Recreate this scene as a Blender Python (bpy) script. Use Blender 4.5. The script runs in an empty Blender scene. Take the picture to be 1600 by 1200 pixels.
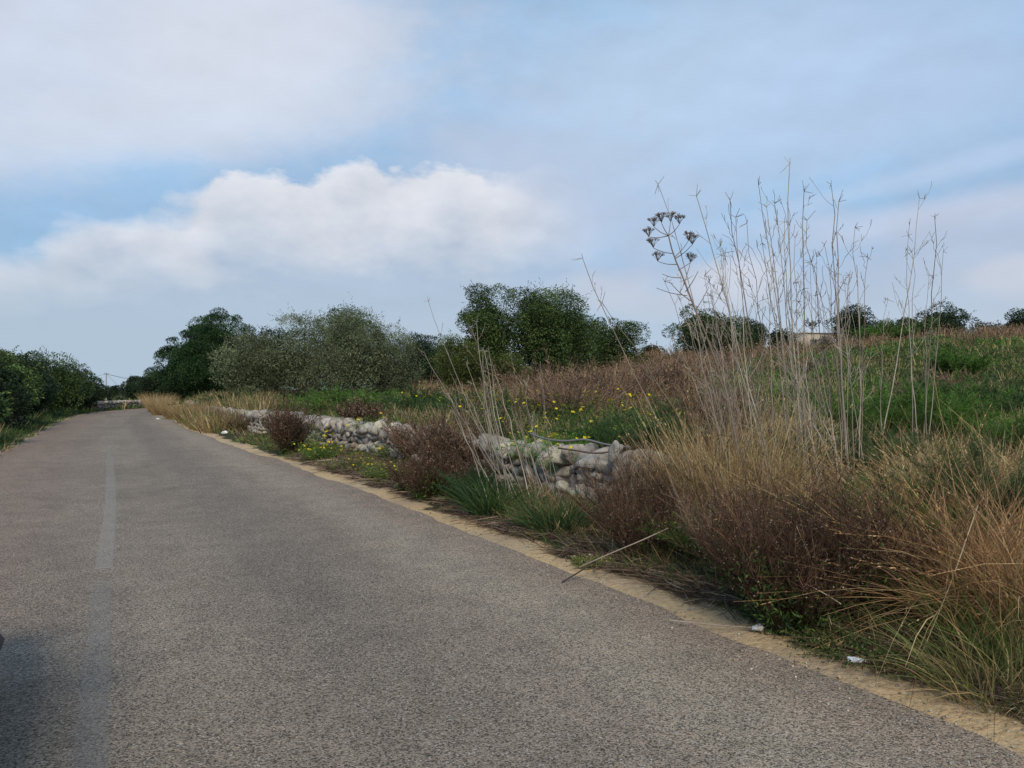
import bpy, math
import numpy as np
rad = math.radians
rng = np.random.default_rng(7)

# ------------------------------------------------------------------ camera
scene = bpy.context.scene
HEAD = rad(27.4)                      # the camera looks this far to the right of the road's direction (+Y)
SH, CH = math.sin(HEAD), math.cos(HEAD)
EYE = 1.5
cam_d = bpy.data.cameras.new("camera")
cam_d.sensor_width = 36.0
cam_d.lens = 27.0
cam_d.clip_start = 0.05
cam_d.clip_end = 6000
cam = bpy.data.objects.new("camera", cam_d)
scene.collection.objects.link(cam)
cam.location = (0, 0, EYE)
cam.rotation_euler = (rad(90.38), 0, -HEAD)
scene.camera = cam

# ------------------------------------------------------------------ view / exposure
scene.view_settings.view_transform = 'Standard'
scene.view_settings.look = 'None'
scene.view_settings.exposure = 0.0
scene.view_settings.gamma = 1.0

# ------------------------------------------------------------------ sun
SUN_EL, SUN_AZ = rad(37), rad(-160)    # azimuth from +Y, positive to +X : the sun stands behind the parked car
sd = bpy.data.lights.new("sun", 'SUN')
sd.energy = 2.9
sd.angle = rad(18)
sd.color = (1.0, 0.91, 0.78)
so = bpy.data.objects.new("sun", sd)
scene.collection.objects.link(so)
from mathutils import Vector
tosun = Vector((math.sin(SUN_AZ)*math.cos(SUN_EL), math.cos(SUN_AZ)*math.cos(SUN_EL), math.sin(SUN_EL)))
so.rotation_euler = tosun.to_track_quat('Z', 'Y').to_euler()
so.location = tosun*50

# ------------------------------------------------------------------ node helpers
class NT:
    def __init__(s, tree):
        s.t = tree; s.n = tree.nodes; s.l = tree.links
    def new(s, typ, **kw):
        n = s.n.new(typ)
        for k, v in kw.items(): setattr(n, k, v)
        return n
    def put(s, sock, v):
        if isinstance(v, bpy.types.NodeSocket): s.l.new(v, sock)
        elif v is not None:
            if hasattr(sock.default_value, '__len__') and not hasattr(v, '__len__'): v = (v,)*len(sock.default_value)
            if hasattr(v, '__len__') and len(v) == 3 and len(sock.default_value) == 4: v = (*v, 1)
            sock.default_value = v
    def m(s, op, a, b=None, c=None, clamp=False):
        n = s.new('ShaderNodeMath', operation=op); n.use_clamp = clamp
        s.put(n.inputs[0], a)
        if b is not None: s.put(n.inputs[1], b)
        if c is not None: s.put(n.inputs[2], c)
        return n.outputs[0]
    def ss(s, v, a, b, lo=0.0, hi=1.0):
        n = s.new('ShaderNodeMapRange', interpolation_type='SMOOTHSTEP')
        s.put(n.inputs['Value'], v); s.put(n.inputs['From Min'], a); s.put(n.inputs['From Max'], b)
        s.put(n.inputs['To Min'], lo); s.put(n.inputs['To Max'], hi)
        return n.outputs[0]
    def mix(s, f, a, b, mode='MIX'):
        n = s.new('ShaderNodeMix', data_type='RGBA', blend_type=mode)
        s.put(n.inputs[0], f); s.put(n.inputs[6], a); s.put(n.inputs[7], b)
        return n.outputs[2]
    def noise(s, vec, scale, detail=4, rough=0.5, dist=0.0, dim='3D'):
        n = s.new('ShaderNodeTexNoise', noise_dimensions=dim)
        if vec is not None: s.l.new(vec, n.inputs['Vector'])
        n.inputs['Scale'].default_value = scale; n.inputs['Detail'].default_value = detail
        n.inputs['Roughness'].default_value = rough; n.inputs['Distortion'].default_value = dist
        return n.outputs[0]
    def voro(s, vec, scale, out='Color', feature='F1'):
        n = s.new('ShaderNodeTexVoronoi', feature=feature)
        if vec is not None: s.l.new(vec, n.inputs['Vector'])
        n.inputs['Scale'].default_value = scale
        return n.outputs[out]
    def scalevec(s, vec, sc):
        n = s.new('ShaderNodeMapping'); s.l.new(vec, n.inputs['Vector']); n.inputs['Scale'].default_value = sc
        return n.outputs[0]
    def ramp(s, f, stops):
        n = s.new('ShaderNodeValToRGB'); s.put(n.inputs[0], f); cr = n.color_ramp
        while len(cr.elements) < len(stops): cr.elements.new(0.5)
        for e, (p, c) in zip(cr.elements, stops): e.position = p; e.color = (*c, 1)
        return n.outputs[0]

def srgb(r, g, b):
    f = lambda u: (u/255/12.92) if u/255 <= 0.04045 else ((u/255+0.055)/1.055)**2.4
    return (f(r), f(g), f(b))

# ------------------------------------------------------------------ sky
SKY = 0.10
world = bpy.data.worlds.new("World")
scene.world = world
world.use_nodes = True
w = NT(world.node_tree)
w.n.clear()
sky = w.new('ShaderNodeTexSky', sky_type='NISHITA')
sky.sun_disc = False
sky.sun_elevation = SUN_EL
sky.sun_rotation = SUN_AZ % (2*math.pi)
sky.air_density = 1.0; sky.dust_density = 1.6; sky.ozone_density = 2.0
tc = w.new('ShaderNodeTexCoord')
sep = w.new('ShaderNodeSeparateXYZ'); w.l.new(tc.outputs['Generated'], sep.inputs[0])
X, Y, Z = sep.outputs
az = w.m('SUBTRACT', w.m('ARCTAN2', X, Y), HEAD)          # compass bearing, measured from the view down the field
az = w.m('WRAP', az, math.pi, -math.pi)
el = w.m('ARCSINE', w.m('MINIMUM', w.m('MAXIMUM', Z, -1.0), 1.0))
def AE(px, py):
    return math.atan((px-800)/1200), math.atan((608-py)/math.hypot(1200, px-800))
dirv = tc.outputs['Generated']
flat = w.scalevec(dirv, (1, 1, 1.9))
n_big = w.noise(flat, 3.2, 6, 0.55)
n_mid = w.noise(flat, 9.0, 6, 0.55)
n_fine = w.noise(flat, 30.0, 8, 0.6)
nb = w.m('SUBTRACT', n_big, 0.5); nm = w.m('SUBTRACT', n_mid, 0.5); nf = w.m('SUBTRACT', n_fine, 0.5)
off = w.new('ShaderNodeVectorMath', operation='ADD'); w.l.new(flat, off.inputs[0]); off.inputs[1].default_value = (-0.018, 0.0, 0.034)
relief = w.m('SUBTRACT', n_mid, w.noise(off.outputs[0], 9.0, 6, 0.55))
nw_ = w.new('ShaderNodeTexNoise'); w.l.new(flat, nw_.inputs['Vector']); nw_.inputs['Scale'].default_value = 16; nw_.inputs['Detail'].default_value = 3
wv = w.new('ShaderNodeVectorMath', operation='MULTIPLY_ADD'); w.l.new(nw_.outputs['Color'], wv.inputs[0]); wv.inputs[1].default_value = (0.07, 0.07, 0.07); w.l.new(flat, wv.inputs[2])
bil = w.voro(wv.outputs[0], 17.0, 'Distance', 'F1'); bil2 = w.voro(wv.outputs[0], 41.0, 'Distance', 'F1')

def blob(px, py, rx, ry, rot=0.0, soft=0.5, amt=1.0, wob=0.5):
    a0, e0 = AE(px, py)
    da = w.m('SUBTRACT', az, a0); de = w.m('SUBTRACT', el, e0)
    c, s_ = math.cos(rad(rot)), math.sin(rad(rot))
    u = w.m('DIVIDE', w.m('ADD', w.m('MULTIPLY', da, c), w.m('MULTIPLY', de, s_)), rx/1200)
    v = w.m('DIVIDE', w.m('SUBTRACT', w.m('MULTIPLY', de, c), w.m('MULTIPLY', da, s_)), ry/1200)
    d = w.m('SQRT', w.m('ADD', w.m('MULTIPLY', u, u), w.m('MULTIPLY', v, v)))
    d = w.m('ADD', d, w.m('MULTIPLY', nb, wob*2.4)); d = w.m('ADD', d, w.m('MULTIPLY', nm, wob*1.7)); d = w.m('ADD', d, w.m('MULTIPLY', nf, wob*0.6))
    return w.ss(d, 1+soft, 1-soft, 0.0, amt)

# clear-sky colour: the physical sky, eased toward a paler blue by thin high veil
base = w.mix(1.0, sky.outputs[0], (0.80, 0.86, 0.90), 'MULTIPLY')
K = 1/SKY
def lin(r, g, b): return tuple(K*c for c in srgb(r, g, b))
veil = w.ss(w.m('ADD', n_big, w.m('MULTIPLY', nm, 0.6)), 0.35, 0.70, 0.62, 0.88)
col = w.mix(veil, base, lin(160, 194, 227))
# soft high sheets
for (px, py, rx, ry, rot, soft, amt, wob, c) in [
        (110, 60, 450, 140, 8, 0.75, 0.85, 0.5, (207, 214, 228)),
        (400, 55, 190, 70, 12, 0.5, 0.80, 0.5, (209, 215, 228)),
        (250, 190, 330, 60, 14, 0.6, 0.70, 0.6, (208, 216, 230)),
        (1060, 150, 330, 150, 4, 0.8, 0.72, 0.6, (190, 208, 230)),
        (1420, 120, 330, 110, 2, 0.9, 0.60, 0.6, (182, 203, 231)),
        (870, 300, 190, 100, -8, 0.8, 0.80, 0.6, (184, 197, 219)),
        (1500, 335, 230, 20, 6, 0.8, 0.75, 0.4, (200, 207, 224)),
        (1450, 272, 300, 12, 9, 0.9, 0.45, 0.35, (190, 208, 232)),
        (1250, 352, 120, 14, 4, 0.9, 0.5, 0.4, (198, 206, 224)),
        (1560, 400, 130, 60, 0, 0.8, 0.7, 0.6, (182, 193, 213)),
        (1400, 440, 380, 60, 2, 0.9, 0.75, 0.5, (176, 190, 212)),
        (1150, 440, 75, 40, 10, 0.5, 0.8, 0.5, (206, 209, 220)),
        (900, 460, 110, 26, 4, 0.6, 0.7, 0.6, (196, 202, 217)),
        (1030, 480, 110, 22, 0, 0.6, 0.6, 0.6, (196, 202, 217)),
        (1590, 432, 50, 22, 0, 0.6, 0.6, 0.6, (206, 208, 218)),
        ]:
    col = w.mix(blob(px, py, rx, ry, rot, soft, amt, wob), col, lin(*c))
# the long bank of cumulus above the horizon
tops = [(-900, 380), (-300, 345), (0, 378), (90, 342), (200, 318), (300, 305), (322, 300), (340, 266), (400, 262), (470, 272),
        (560, 256), (640, 264), (700, 254), (770, 262), (850, 252), (905, 285), (960, 345), (1050, 430), (1150, 470), (1600, 500), (2400, 420)]
fc = w.new('ShaderNodeFloatCurve')
A0, A1, E0, E1 = -1.2, 1.2, 0.0, 0.5
w.put(fc.inputs['Value'], w.m('DIVIDE', w.m('SUBTRACT', w.m('ADD', az, w.m('MULTIPLY', nm, 0.03)), A0), A1-A0))
cv = fc.mapping.curves[0]
pts = []
for px, py in tops:
    a, e = AE(px, py); pts.append(((a-A0)/(A1-A0), (e-E0)/(E1-E0)))
cv.points[0].location = pts[0]; cv.points[1].location = pts[-1]
for p in pts[1:-1]: cv.points.new(*p)
fc.mapping.update()
topE = w.m('MULTIPLY', fc.outputs[0], E1-E0)
topE = w.m('ADD', topE, w.m('MULTIPLY', w.m('SUBTRACT', 0.5, bil), 0.020))
topE = w.m('ADD', topE, w.m('MULTIPLY', w.m('SUBTRACT', 0.5, bil2), 0.008)); topE = w.m('ADD', topE, w.m('MULTIPLY', nf, 0.030)); topE = w.m('ADD', topE, w.m('MULTIPLY', nm, 0.06))
below = w.m('SUBTRACT', topE, el)                           # >0 inside the bank
sft = w.ss(az, -0.42, -0.36, 0.040, 0.012)
sft = w.m('ADD', sft, w.ss(az, -0.06, 0.10, 0.0, 0.07))
cover = w.m('SMOOTH_MIN', w.m('DIVIDE', below, sft), 1.0, 0.3)
cover = w.m('MULTIPLY', w.m('MAXIMUM', cover, 0.0), w.ss(az, -0.05, 0.16, 0.95, 0.0), clamp=True)
depth = w.m('ADD', w.m('DIVIDE', below, 0.15), w.m('ADD', w.m('MULTIPLY', nm, 0.7), w.m('MULTIPLY', nb, 0.5)))
depth = w.m('ADD', depth, w.ss(az, -0.40, -0.5, 0.0, 0.25)); depth = w.m('SUBTRACT', depth, w.m('MULTIPLY', relief, 1.1))
ccol = w.ramp(depth, [(0.0, lin(221, 223, 230)), (0.30, lin(210, 214, 223)), (0.62, lin(193, 202, 215)), (0.95, lin(173, 189, 209))])
col = w.mix(cover, col, ccol)
hsv_ = w.new('ShaderNodeHueSaturation'); w.l.new(col, hsv_.inputs['Color']); w.put(hsv_.inputs['Value'], w.m('ADD', 1.07, w.m('ADD', w.m('MULTIPLY', relief, 0.20), w.m('MULTIPLY', nm, 0.06)))); hsv_.inputs['Saturation'].default_value = 1.03
col = hsv_.outputs[0]
# pale haze low over the land
hz = w.ss(w.m('ADD', el, w.m('MULTIPLY', nb, 0.04)), 0.17, 0.04, 0.0, 0.85)
hcol = w.mix(w.ss(az, -0.5, 0.5), lin(177, 196, 213), lin(190, 204, 219))
col = w.mix(hz, col, hcol)
# below the horizon: dull ground bounce
col = w.mix(w.ss(el, 0.0, -0.06), col, lin(95, 92, 82))
bg = w.new('ShaderNodeBackground'); w.put(bg.inputs['Strength'], SKY); w.l.new(col, bg.inputs['Color'])
wo_ = w.new('ShaderNodeOutputWorld'); w.l.new(bg.outputs[0], wo_.inputs['Surface'])

# ------------------------------------------------------------------ object helpers
def tag(o, label=None, cat=None, group=None, kind=None):
    if label: o['label'] = label
    if cat: o['category'] = cat
    if group: o['group'] = group
    if kind: o['kind'] = kind
    return o
def empty(name, loc, rz=0.0, label=None, cat=None, group=None, scale=1.0):
    o = bpy.data.objects.new(name, None); o.empty_display_size = 0.2
    scene.collection.objects.link(o); o.location = loc; o.rotation_euler = (0, 0, rz)
    o.scale = (scale,)*3 if not hasattr(scale, '__len__') else scale
    return tag(o, label, cat, group)
def copy_tree(root, loc, rz, scale, label, group=None):
    r = root.copy(); scene.collection.objects.link(r)
    r.location = loc; r.rotation_euler = (0, 0, rz); r.scale = (scale,)*3 if not hasattr(scale, '__len__') else scale
    r['label'] = label
    if group: r['group'] = group
    for ch in list(root.children):
        c = ch.copy(); scene.collection.objects.link(c); c.parent = r
        for g in ch.children:
            d = g.copy(); scene.collection.objects.link(d); d.parent = c
    return r

class MB:
    def __init__(s): s.v = []; s.f = []; s.c = []; s.n = 0
    def add(s, V, F, C):
        V = np.asarray(V, float).reshape(-1, 3); F = np.asarray(F, int)
        C = np.asarray(C, float)
        if C.ndim == 1: C = np.tile(C, (len(V), 1))
        s.v.append(V); s.f.append(F + s.n); s.c.append(C); s.n += len(V)
    def build(s, name, mat, parent=None, smooth=False, attrs=None):
        me = bpy.data.meshes.new(name)
        V = np.concatenate(s.v); C = np.concatenate(s.c)
        me.vertices.add(len(V)); me.vertices.foreach_set('co', V.astype(np.float32).ravel())
        loops = np.concatenate([f.ravel() for f in s.f]); tot = np.concatenate([np.full(len(f), f.shape[1]) for f in s.f])
        st = np.concatenate([[0], np.cumsum(tot)[:-1]])
        me.loops.add(len(loops)); me.loops.foreach_set('vertex_index', loops.astype(np.int32))
        me.polygons.add(len(tot)); me.polygons.foreach_set('loop_start', st.astype(np.int32))
        try: me.polygons.foreach_set('loop_total', tot.astype(np.int32))
        except Exception: pass
        me.update(calc_edges=True)
        a = me.attributes.new('Col', 'FLOAT_COLOR', 'POINT')
        a.data.foreach_set('color', np.concatenate([C, np.ones((len(C), 1))], 1).astype(np.float32).ravel())
        for k, arr in (attrs or {}).items():
            b = me.attributes.new(k, 'FLOAT', 'POINT'); b.data.foreach_set('value', arr.astype(np.float32))
        if smooth: me.polygons.foreach_set('use_smooth', np.ones(len(tot), bool))
        me.materials.append(mat)
        o = bpy.data.objects.new(name, me); scene.collection.objects.link(o)
        if parent is not None: o.parent = parent
        return o

def nrm(a): return a/np.maximum(np.linalg.norm(a, axis=-1, keepdims=True), 1e-9)
def rdir(n): return nrm(rng.normal(size=(n, 3)))
def pick(cols, n, jit=0.18, w_=None):
    cols = np.array(cols, float)
    i = rng.choice(len(cols), n, p=w_)
    return np.clip(cols[i]*(1+rng.normal(0, jit, (n, 1)))*(1+rng.normal(0, jit*0.25, (n, 3))), 0.004, 1)

def blades(mb, P, D, L, W, bend, col, nseg=3, tip=0.15, tipcol=None):
    """curved ribbons: P base, D unit direction, L length, W width, bend vector reached at the tip (in units of L)"""
    n = len(P); t = np.linspace(0, 1, nseg+1)
    c = P[:, None]+D[:, None]*(L[:, None]*t)[..., None]+bend[:, None]*((L[:, None]*t**2))[..., None]
    side = nrm(np.cross(D, rdir(n)))
    wd = (W[:, None]*(1-(1-tip)*t**1.5))[..., None]*0.5
    V = np.stack([c-side[:, None]*wd, c+side[:, None]*wd], 2)      # n, nseg+1, 2, 3
    b = (np.arange(n)*(nseg+1)*2)[:, None]; k = np.arange(nseg)*2
    F = np.stack([b+k, b+k+1, b+k+3, b+k+2], -1).reshape(-1, 4)
    if tipcol is None: C = np.repeat(col, (nseg+1)*2, 0)
    else: C = (col[:, None]*(1-t[None, :, None])+tipcol[:, None]*t[None, :, None]).repeat(2, 1).reshape(-1, 3)
    mb.add(V.reshape(-1, 3), F, C)
    return c
def leaves(mb, P, D, L, W, col):
    """rhombic leaves pointing along D, slightly folded"""
    n = len(P); s = nrm(np.cross(D, rdir(n))); up = np.cross(s, D)
    L = np.broadcast_to(L, (n,))[:, None]; W = np.broadcast_to(W, (n,))[:, None]
    V = np.stack([P, P+D*L*0.5+s*W*0.5+up*W*0.12, P+D*L, P+D*L*0.5-s*W*0.5+up*W*0.12], 1)
    F = np.arange(n*4).reshape(n, 4)
    mb.add(V.reshape(-1, 3), F, np.repeat(col, 4, 0))
def tubes(mb, C, R, col, k=5):
    """C: n,m,3 centre lines; R: n,m radii"""
    C = np.asarray(C, float); R = np.asarray(R, float); n, m, _ = C.shape
    T = nrm(np.gradient(C, axis=1)); ref = np.tile([0.31, 0.17, 0.93], (n, 1))
    flat_ = np.abs((T[:, 0]*nrm(ref)).sum(-1)) > 0.9; ref[flat_] = [1, 0.1, 0]
    a = nrm(np.cross(T, ref[:, None])); b = np.cross(T, a)
    th = np.arange(k)*2*math.pi/k
    V = C[:, :, None]+R[:, :, None, None]*(a[:, :, None]*np.cos(th)[None, None, :, None]+b[:, :, None]*np.sin(th)[None, None, :, None])
    i0 = (np.arange(n)*m*k)[:, None, None]; j = (np.arange(m-1)*k)[None, :, None]; q = np.arange(k)[None, None]; q1 = (q+1) % k
    F = np.stack([i0+j+q, i0+j+q1, i0+j+k+q1, i0+j+k+q], -1).reshape(-1, 4)
    col = np.asarray(col, float)
    if col.ndim == 1: col = np.tile(col, (n, 1))
    mb.add(V.reshape(-1, 3), F, np.repeat(col, m*k, 0))

# 2-D value noise
_lat = rng.random((256, 256))
def vn(x, y, s=1.0, o=0):
    x = np.asarray(x)/s+o*17.3+1000; y = np.asarray(y)/s+o*5.7+1000
    xi = np.floor(x).astype(int); yi = np.floor(y).astype(int); fx = x-xi; fy = y-yi
    fx = fx*fx*(3-2*fx); fy = fy*fy*(3-2*fy)
    g = lambda i, j: _lat[i % 256, j % 256]
    return (g(xi, yi)*(1-fx)*(1-fy)+g(xi+1, yi)*fx*(1-fy)+g(xi, yi+1)*(1-fx)*fy+g(xi+1, yi+1)*fx*fy)
def fbm(x, y, s, o=0): return 0.55*vn(x, y, s, o)+0.28*vn(x, y, s/2.1, o+3)+0.17*vn(x, y, s/4.3, o+7)
def sst(v, a, b): t = np.clip((v-a)/(b-a), 0, 1); return t*t*(3-2*t)

# ------------------------------------------------------------------ materials
def mat_new(name):
    m = bpy.data.materials.new(name); m.use_nodes = True; t = NT(m.node_tree); t.n.clear()
    out = t.new('ShaderNodeOutputMaterial'); return m, t, out
def veg_mat(name, transl=0.25, rough=0.7, spec=0.2, var=0.25, scale=1.5):
    m, t, out = mat_new(name)
    at = t.new('ShaderNodeAttribute', attribute_name='Col')
    g = t.new('ShaderNodeNewGeometry')
    n = t.noise(g.outputs['Position'], scale, 3)
    hsv = t.new('ShaderNodeHueSaturation'); t.l.new(at.outputs['Color'], hsv.inputs['Color'])
    t.put(hsv.inputs['Value'], t.ss(n, 0.25, 0.75, 1-var, 1+var))
    p = t.new('ShaderNodeBsdfPrincipled'); t.l.new(hsv.outputs[0], p.inputs['Base Color'])
    p.inputs['Roughness'].default_value = rough; p.inputs['Specular IOR Level'].default_value = spec
    if transl > 0:
        tr = t.new('ShaderNodeBsdfTranslucent'); t.l.new(hsv.outputs[0], tr.inputs['Color'])
        mx = t.new('ShaderNodeMixShader'); mx.inputs[0].default_value = transl
        t.l.new(p.outputs[0], mx.inputs[1]); t.l.new(tr.outputs[0], mx.inputs[2]); t.l.new(mx.outputs[0], out.inputs[0])
    else: t.l.new(p.outputs[0], out.inputs[0])
    return m
M = {}
M['leaf'] = veg_mat('leaf', 0.28, 0.6, 0.18, 0.25, 0.9)
M['grass'] = veg_mat('grass', 0.3, 0.6, 0.25, 0.25, 1.3)
M['straw'] = veg_mat('straw', 0.25, 0.75, 0.15, 0.22, 1.7)
M['twig'] = veg_mat('twig', 0.0, 0.85, 0.1, 0.25, 4.0)
M['petal'] = veg_mat('petal', 0.3, 0.6, 0.1, 0.05, 4.0)
def bark():
    m, t, out = mat_new('bark'); tcn = t.new('ShaderNodeTexCoord')
    at = t.new('ShaderNodeAttribute', attribute_name='Col')
    v = t.scalevec(tcn.outputs['Object'], (14, 14, 3)); n = t.noise(v, 1.0, 6, 0.6)
    c = t.mix(t.ss(n, 0.3, 0.7, 0.0, 0.8), at.outputs['Color'], (0.03, 0.025, 0.02))
    p = t.new('ShaderNodeBsdfPrincipled'); t.l.new(c, p.inputs['Base Color']); p.inputs['Roughness'].default_value = 0.9
    b = t.new('ShaderNodeBump'); b.inputs['Strength'].default_value = 0.6; b.inputs['Distance'].default_value = 0.03
    t.l.new(n, b.inputs['Height']); t.l.new(b.outputs[0], p.inputs['Normal']); t.l.new(p.outputs[0], out.inputs[0]); return m
M['bark'] = bark()
def stone():
    m, t, out = mat_new('dry_stone'); g = t.new('ShaderNodeNewGeometry'); pos = g.outputs['Position']
    at = t.new('ShaderNodeAttribute', attribute_name='Col')
    n1 = t.noise(pos, 5, 7, 0.62); n2 = t.noise(pos, 34, 5, 0.6); n3 = t.noise(pos, 1.4, 3)
    c = t.mix(t.ss(n1, 0.35, 0.68, 0.0, 0.75), at.outputs['Color'], (0.17, 0.155, 0.14))
    c = t.mix(t.ss(n2, 0.56, 0.74, 0.0, 0.6), c, (0.42, 0.40, 0.37))           # pale lichen
    c = t.mix(t.ss(n1, 0.60, 0.75, 0.0, 0.45), c, (0.09, 0.085, 0.075))        # dark lichen
    c = t.mix(t.ss(n3, 0.55, 0.75, 0.0, 0.35), c, (0.33, 0.22, 0.13))
    p = t.new('ShaderNodeBsdfPrincipled'); t.l.new(c, p.inputs['Base Color']); p.inputs['Roughness'].default_value = 0.92
    p.inputs['Specular IOR Level'].default_value = 0.15
    hgt = t.m('ADD', n1, t.m('MULTIPLY', n2, 0.35))
    b = t.new('ShaderNodeBump'); b.inputs['Strength'].default_value = 0.9; b.inputs['Distance'].default_value = 0.035
    t.l.new(hgt, b.inputs['Height']); t.l.new(b.outputs[0], p.inputs['Normal']); t.l.new(p.outputs[0], out.inputs[0]); return m
M['stone'] = stone()
def simple(name, colr, rough=0.5, metal=0.0, spec=0.5, coat=0.0, alpha_tr=0.0):
    m, t, out = mat_new(name); g = t.new('ShaderNodeNewGeometry')
    n = t.noise(g.outputs['Position'], 6, 4)
    c = t.mix(t.ss(n, 0.3, 0.7, 0.0, 0.35), colr, tuple(x*0.7 for x in colr))
    p = t.new('ShaderNodeBsdfPrincipled'); t.l.new(c, p.inputs['Base Color'])
    p.inputs['Roughness'].default_value = rough; p.inputs['Metallic'].default_value = metal
    p.inputs['Specular IOR Level'].default_value = spec; p.inputs['Coat Weight'].default_value = coat
    p.inputs['Transmission Weight'].default_value = alpha_tr
    t.l.new(p.outputs[0], out.inputs[0]); return m
M['car_paint'] = simple('car_paint', (0.018, 0.02, 0.025), 0.3, 0.3, 0.5, 0.8)
M['black_plastic'] = simple('black_plastic', (0.012, 0.013, 0.015), 0.55)
M['rubber'] = simple('rubber', (0.012, 0.012, 0.012), 0.85)
M['alloy'] = simple('alloy', (0.35, 0.35, 0.36), 0.35, 0.9)
M['dark_glass'] = simple('dark_glass', (0.01, 0.012, 0.014), 0.06, 0.0, 0.7)
M['lamp_glass'] = simple('lamp_glass', (0.6, 0.6, 0.6), 0.1, 0.0, 0.6)
M['concrete'] = simple('concrete', (0.38, 0.36, 0.33), 0.85)
M['wire'] = simple('wire', (0.05, 0.05, 0.05), 0.6)
M['rust_wire'] = simple('rust_wire', (0.16, 0.11, 0.08), 0.7, 0.3)
M['white_plastic'] = simple('white_plastic', (0.62, 0.66, 0.70), 0.3)
M['paper'] = simple('paper', (0.72, 0.70, 0.68), 0.8)
M['plaster'] = simple('plaster', (0.45, 0.38, 0.30), 0.9)
M['pipe'] = simple('pipe', (0.13, 0.13, 0.135), 0.6)

# ------------------------------------------------------------------ the road's course and the lie of the land
ctl = np.array([(0.5, -30), (0.5, -10), (0.5, 4), (0.5, 10), (0.36, 18), (0.15, 28), (0.15, 38), (0.5, 48), (1.35, 55), (2.9, 61), (5.3, 67), (8.6, 74), (13.5, 84), (22, 101), (30, 117)])
def spline(P, n):
    P = np.asarray(P, float); d = np.r_[0, np.cumsum(np.linalg.norm(np.diff(P, axis=0), axis=1))]
    m = np.gradient(P, d, axis=0); t = np.linspace(0, d[-1], n); i = np.clip(np.searchsorted(d, t, side='right')-1, 0, len(P)-2)
    h = (d[i+1]-d[i])[:, None]; u = ((t-d[i])[:, None])/h
    return ((2*u**3-3*u**2+1)*P[i]+(u**3-2*u**2+u)*h*m[i]+(-2*u**3+3*u**2)*P[i+1]+(u**3-u**2)*h*m[i+1]), t
CL, CT = spline(ctl, 620)
CTAN = nrm(np.gradient(CL, axis=0)); CNR = np.stack([CTAN[:, 1], -CTAN[:, 0]], 1)     # points to the right
def road_st(x, y):
    x = np.asarray(x, float).ravel(); y = np.asarray(y, float).ravel(); s = np.empty_like(x); yy = np.empty_like(x)
    for a in range(0, len(x), 8000):
        dx = x[a:a+8000, None]-CL[None, :, 0]; dy = y[a:a+8000, None]-CL[None, :, 1]
        k = np.argmin(dx*dx+dy*dy, 1); r = np.arange(len(k))
        s[a:a+8000] = dx[r, k]*CNR[k, 0]+dy[r, k]*CNR[k, 1]
        far = np.sqrt(dx[r, k]**2+dy[r, k]**2); s[a:a+8000] = np.where(np.abs(s[a:a+8000]) < far*0.7, np.sign(s[a:a+8000]+1e-9)*far, s[a:a+8000])
        yy[a:a+8000] = CL[k, 1]
    return s, yy
def hw_r(y): return np.interp(y, [-30, 12, 19, 30, 60], [2.75, 2.75, 2.58, 2.36, 2.35])
def hw_l(y): return np.interp(y, [-30, 12, 19, 30, 60], [2.75, 2.7, 2.58, 2.36, 2.35])
def wall_off(y): return np.interp(y, [0, 20, 27, 36, 60, 110], [1.80, 1.75, 1.45, 0.95, 0.95, 0.95])
FX = [0, 5, 9, 16, 22.6, 31.6, 42, 58, 95, 195, 400, 2000]; FZ = [0, .15, .34, .9, 1.65, 2.85, 3.8, 4.9, 6.1, 7.2, 7.0, 0.0]
def ground(x, y, want_e=False):
    shp = np.shape(x); x = np.asarray(x, float).ravel(); y = np.asarray(y, float).ravel()
    s, yy = road_st(x, y); er = s-hw_r(yy); elft = -s-hw_l(yy); wo = wall_off(yy)
    n = fbm(x, y, 3.0)-0.5; nbg = fbm(x, y, 14.0, 5)-0.5
    e2 = er-wo-0.2
    wall_here = sst(yy, 4.5, 6.5)
    bank = 0.45*(wall_here*sst(e2, 0.0, 0.45)+(1-wall_here)*sst(er, 0.9, 3.0))
    zr = 0.10*sst(er, 0.05, 1.6)+bank+np.interp(e2, FX, FZ)+n*0.18*sst(er, 0.4, 2.5)+nbg*0.5*sst(er, 3, 12)
    zl = 0.16*sst(elft, 0.2, 2.0)+0.15*sst(elft, 2.0, 6.0)+n*0.2*sst(elft, 0.4, 2.5)+nbg*0.5*sst(elft, 3, 12)
    zl = zl-0.016*np.clip(y-75, 0, 120)*sst(elft, 1.5, 25)
    z = np.where(er > 0, zr, np.where(elft > 0, zl, -0.03))
    z = np.where((er <= 0) & (er > -0.25) | (elft <= 0) & (elft > -0.25), -0.02, z)
    z = np.where((er > 0) & (er < 0.25), np.maximum(z, -0.012+0.03*n), z)
    if want_e: return z.reshape(shp), er.reshape(shp), elft.reshape(shp)
    return z.reshape(shp)
def gz(x, y): return float(ground(np.array([x]), np.array([y]))[0])
def at(px, D):
    """world x, y seen in the photograph's column px at depth D in front of the camera"""
    lat = (px-800)/1200*D
    return lat*CH+D*SH, D*CH-lat*SH
def at3(px, D):
    x, y = at(px, D); return (x, y, gz(x, y))
def ztop(py, D): return EYE+(608-py)/1200*D

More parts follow.
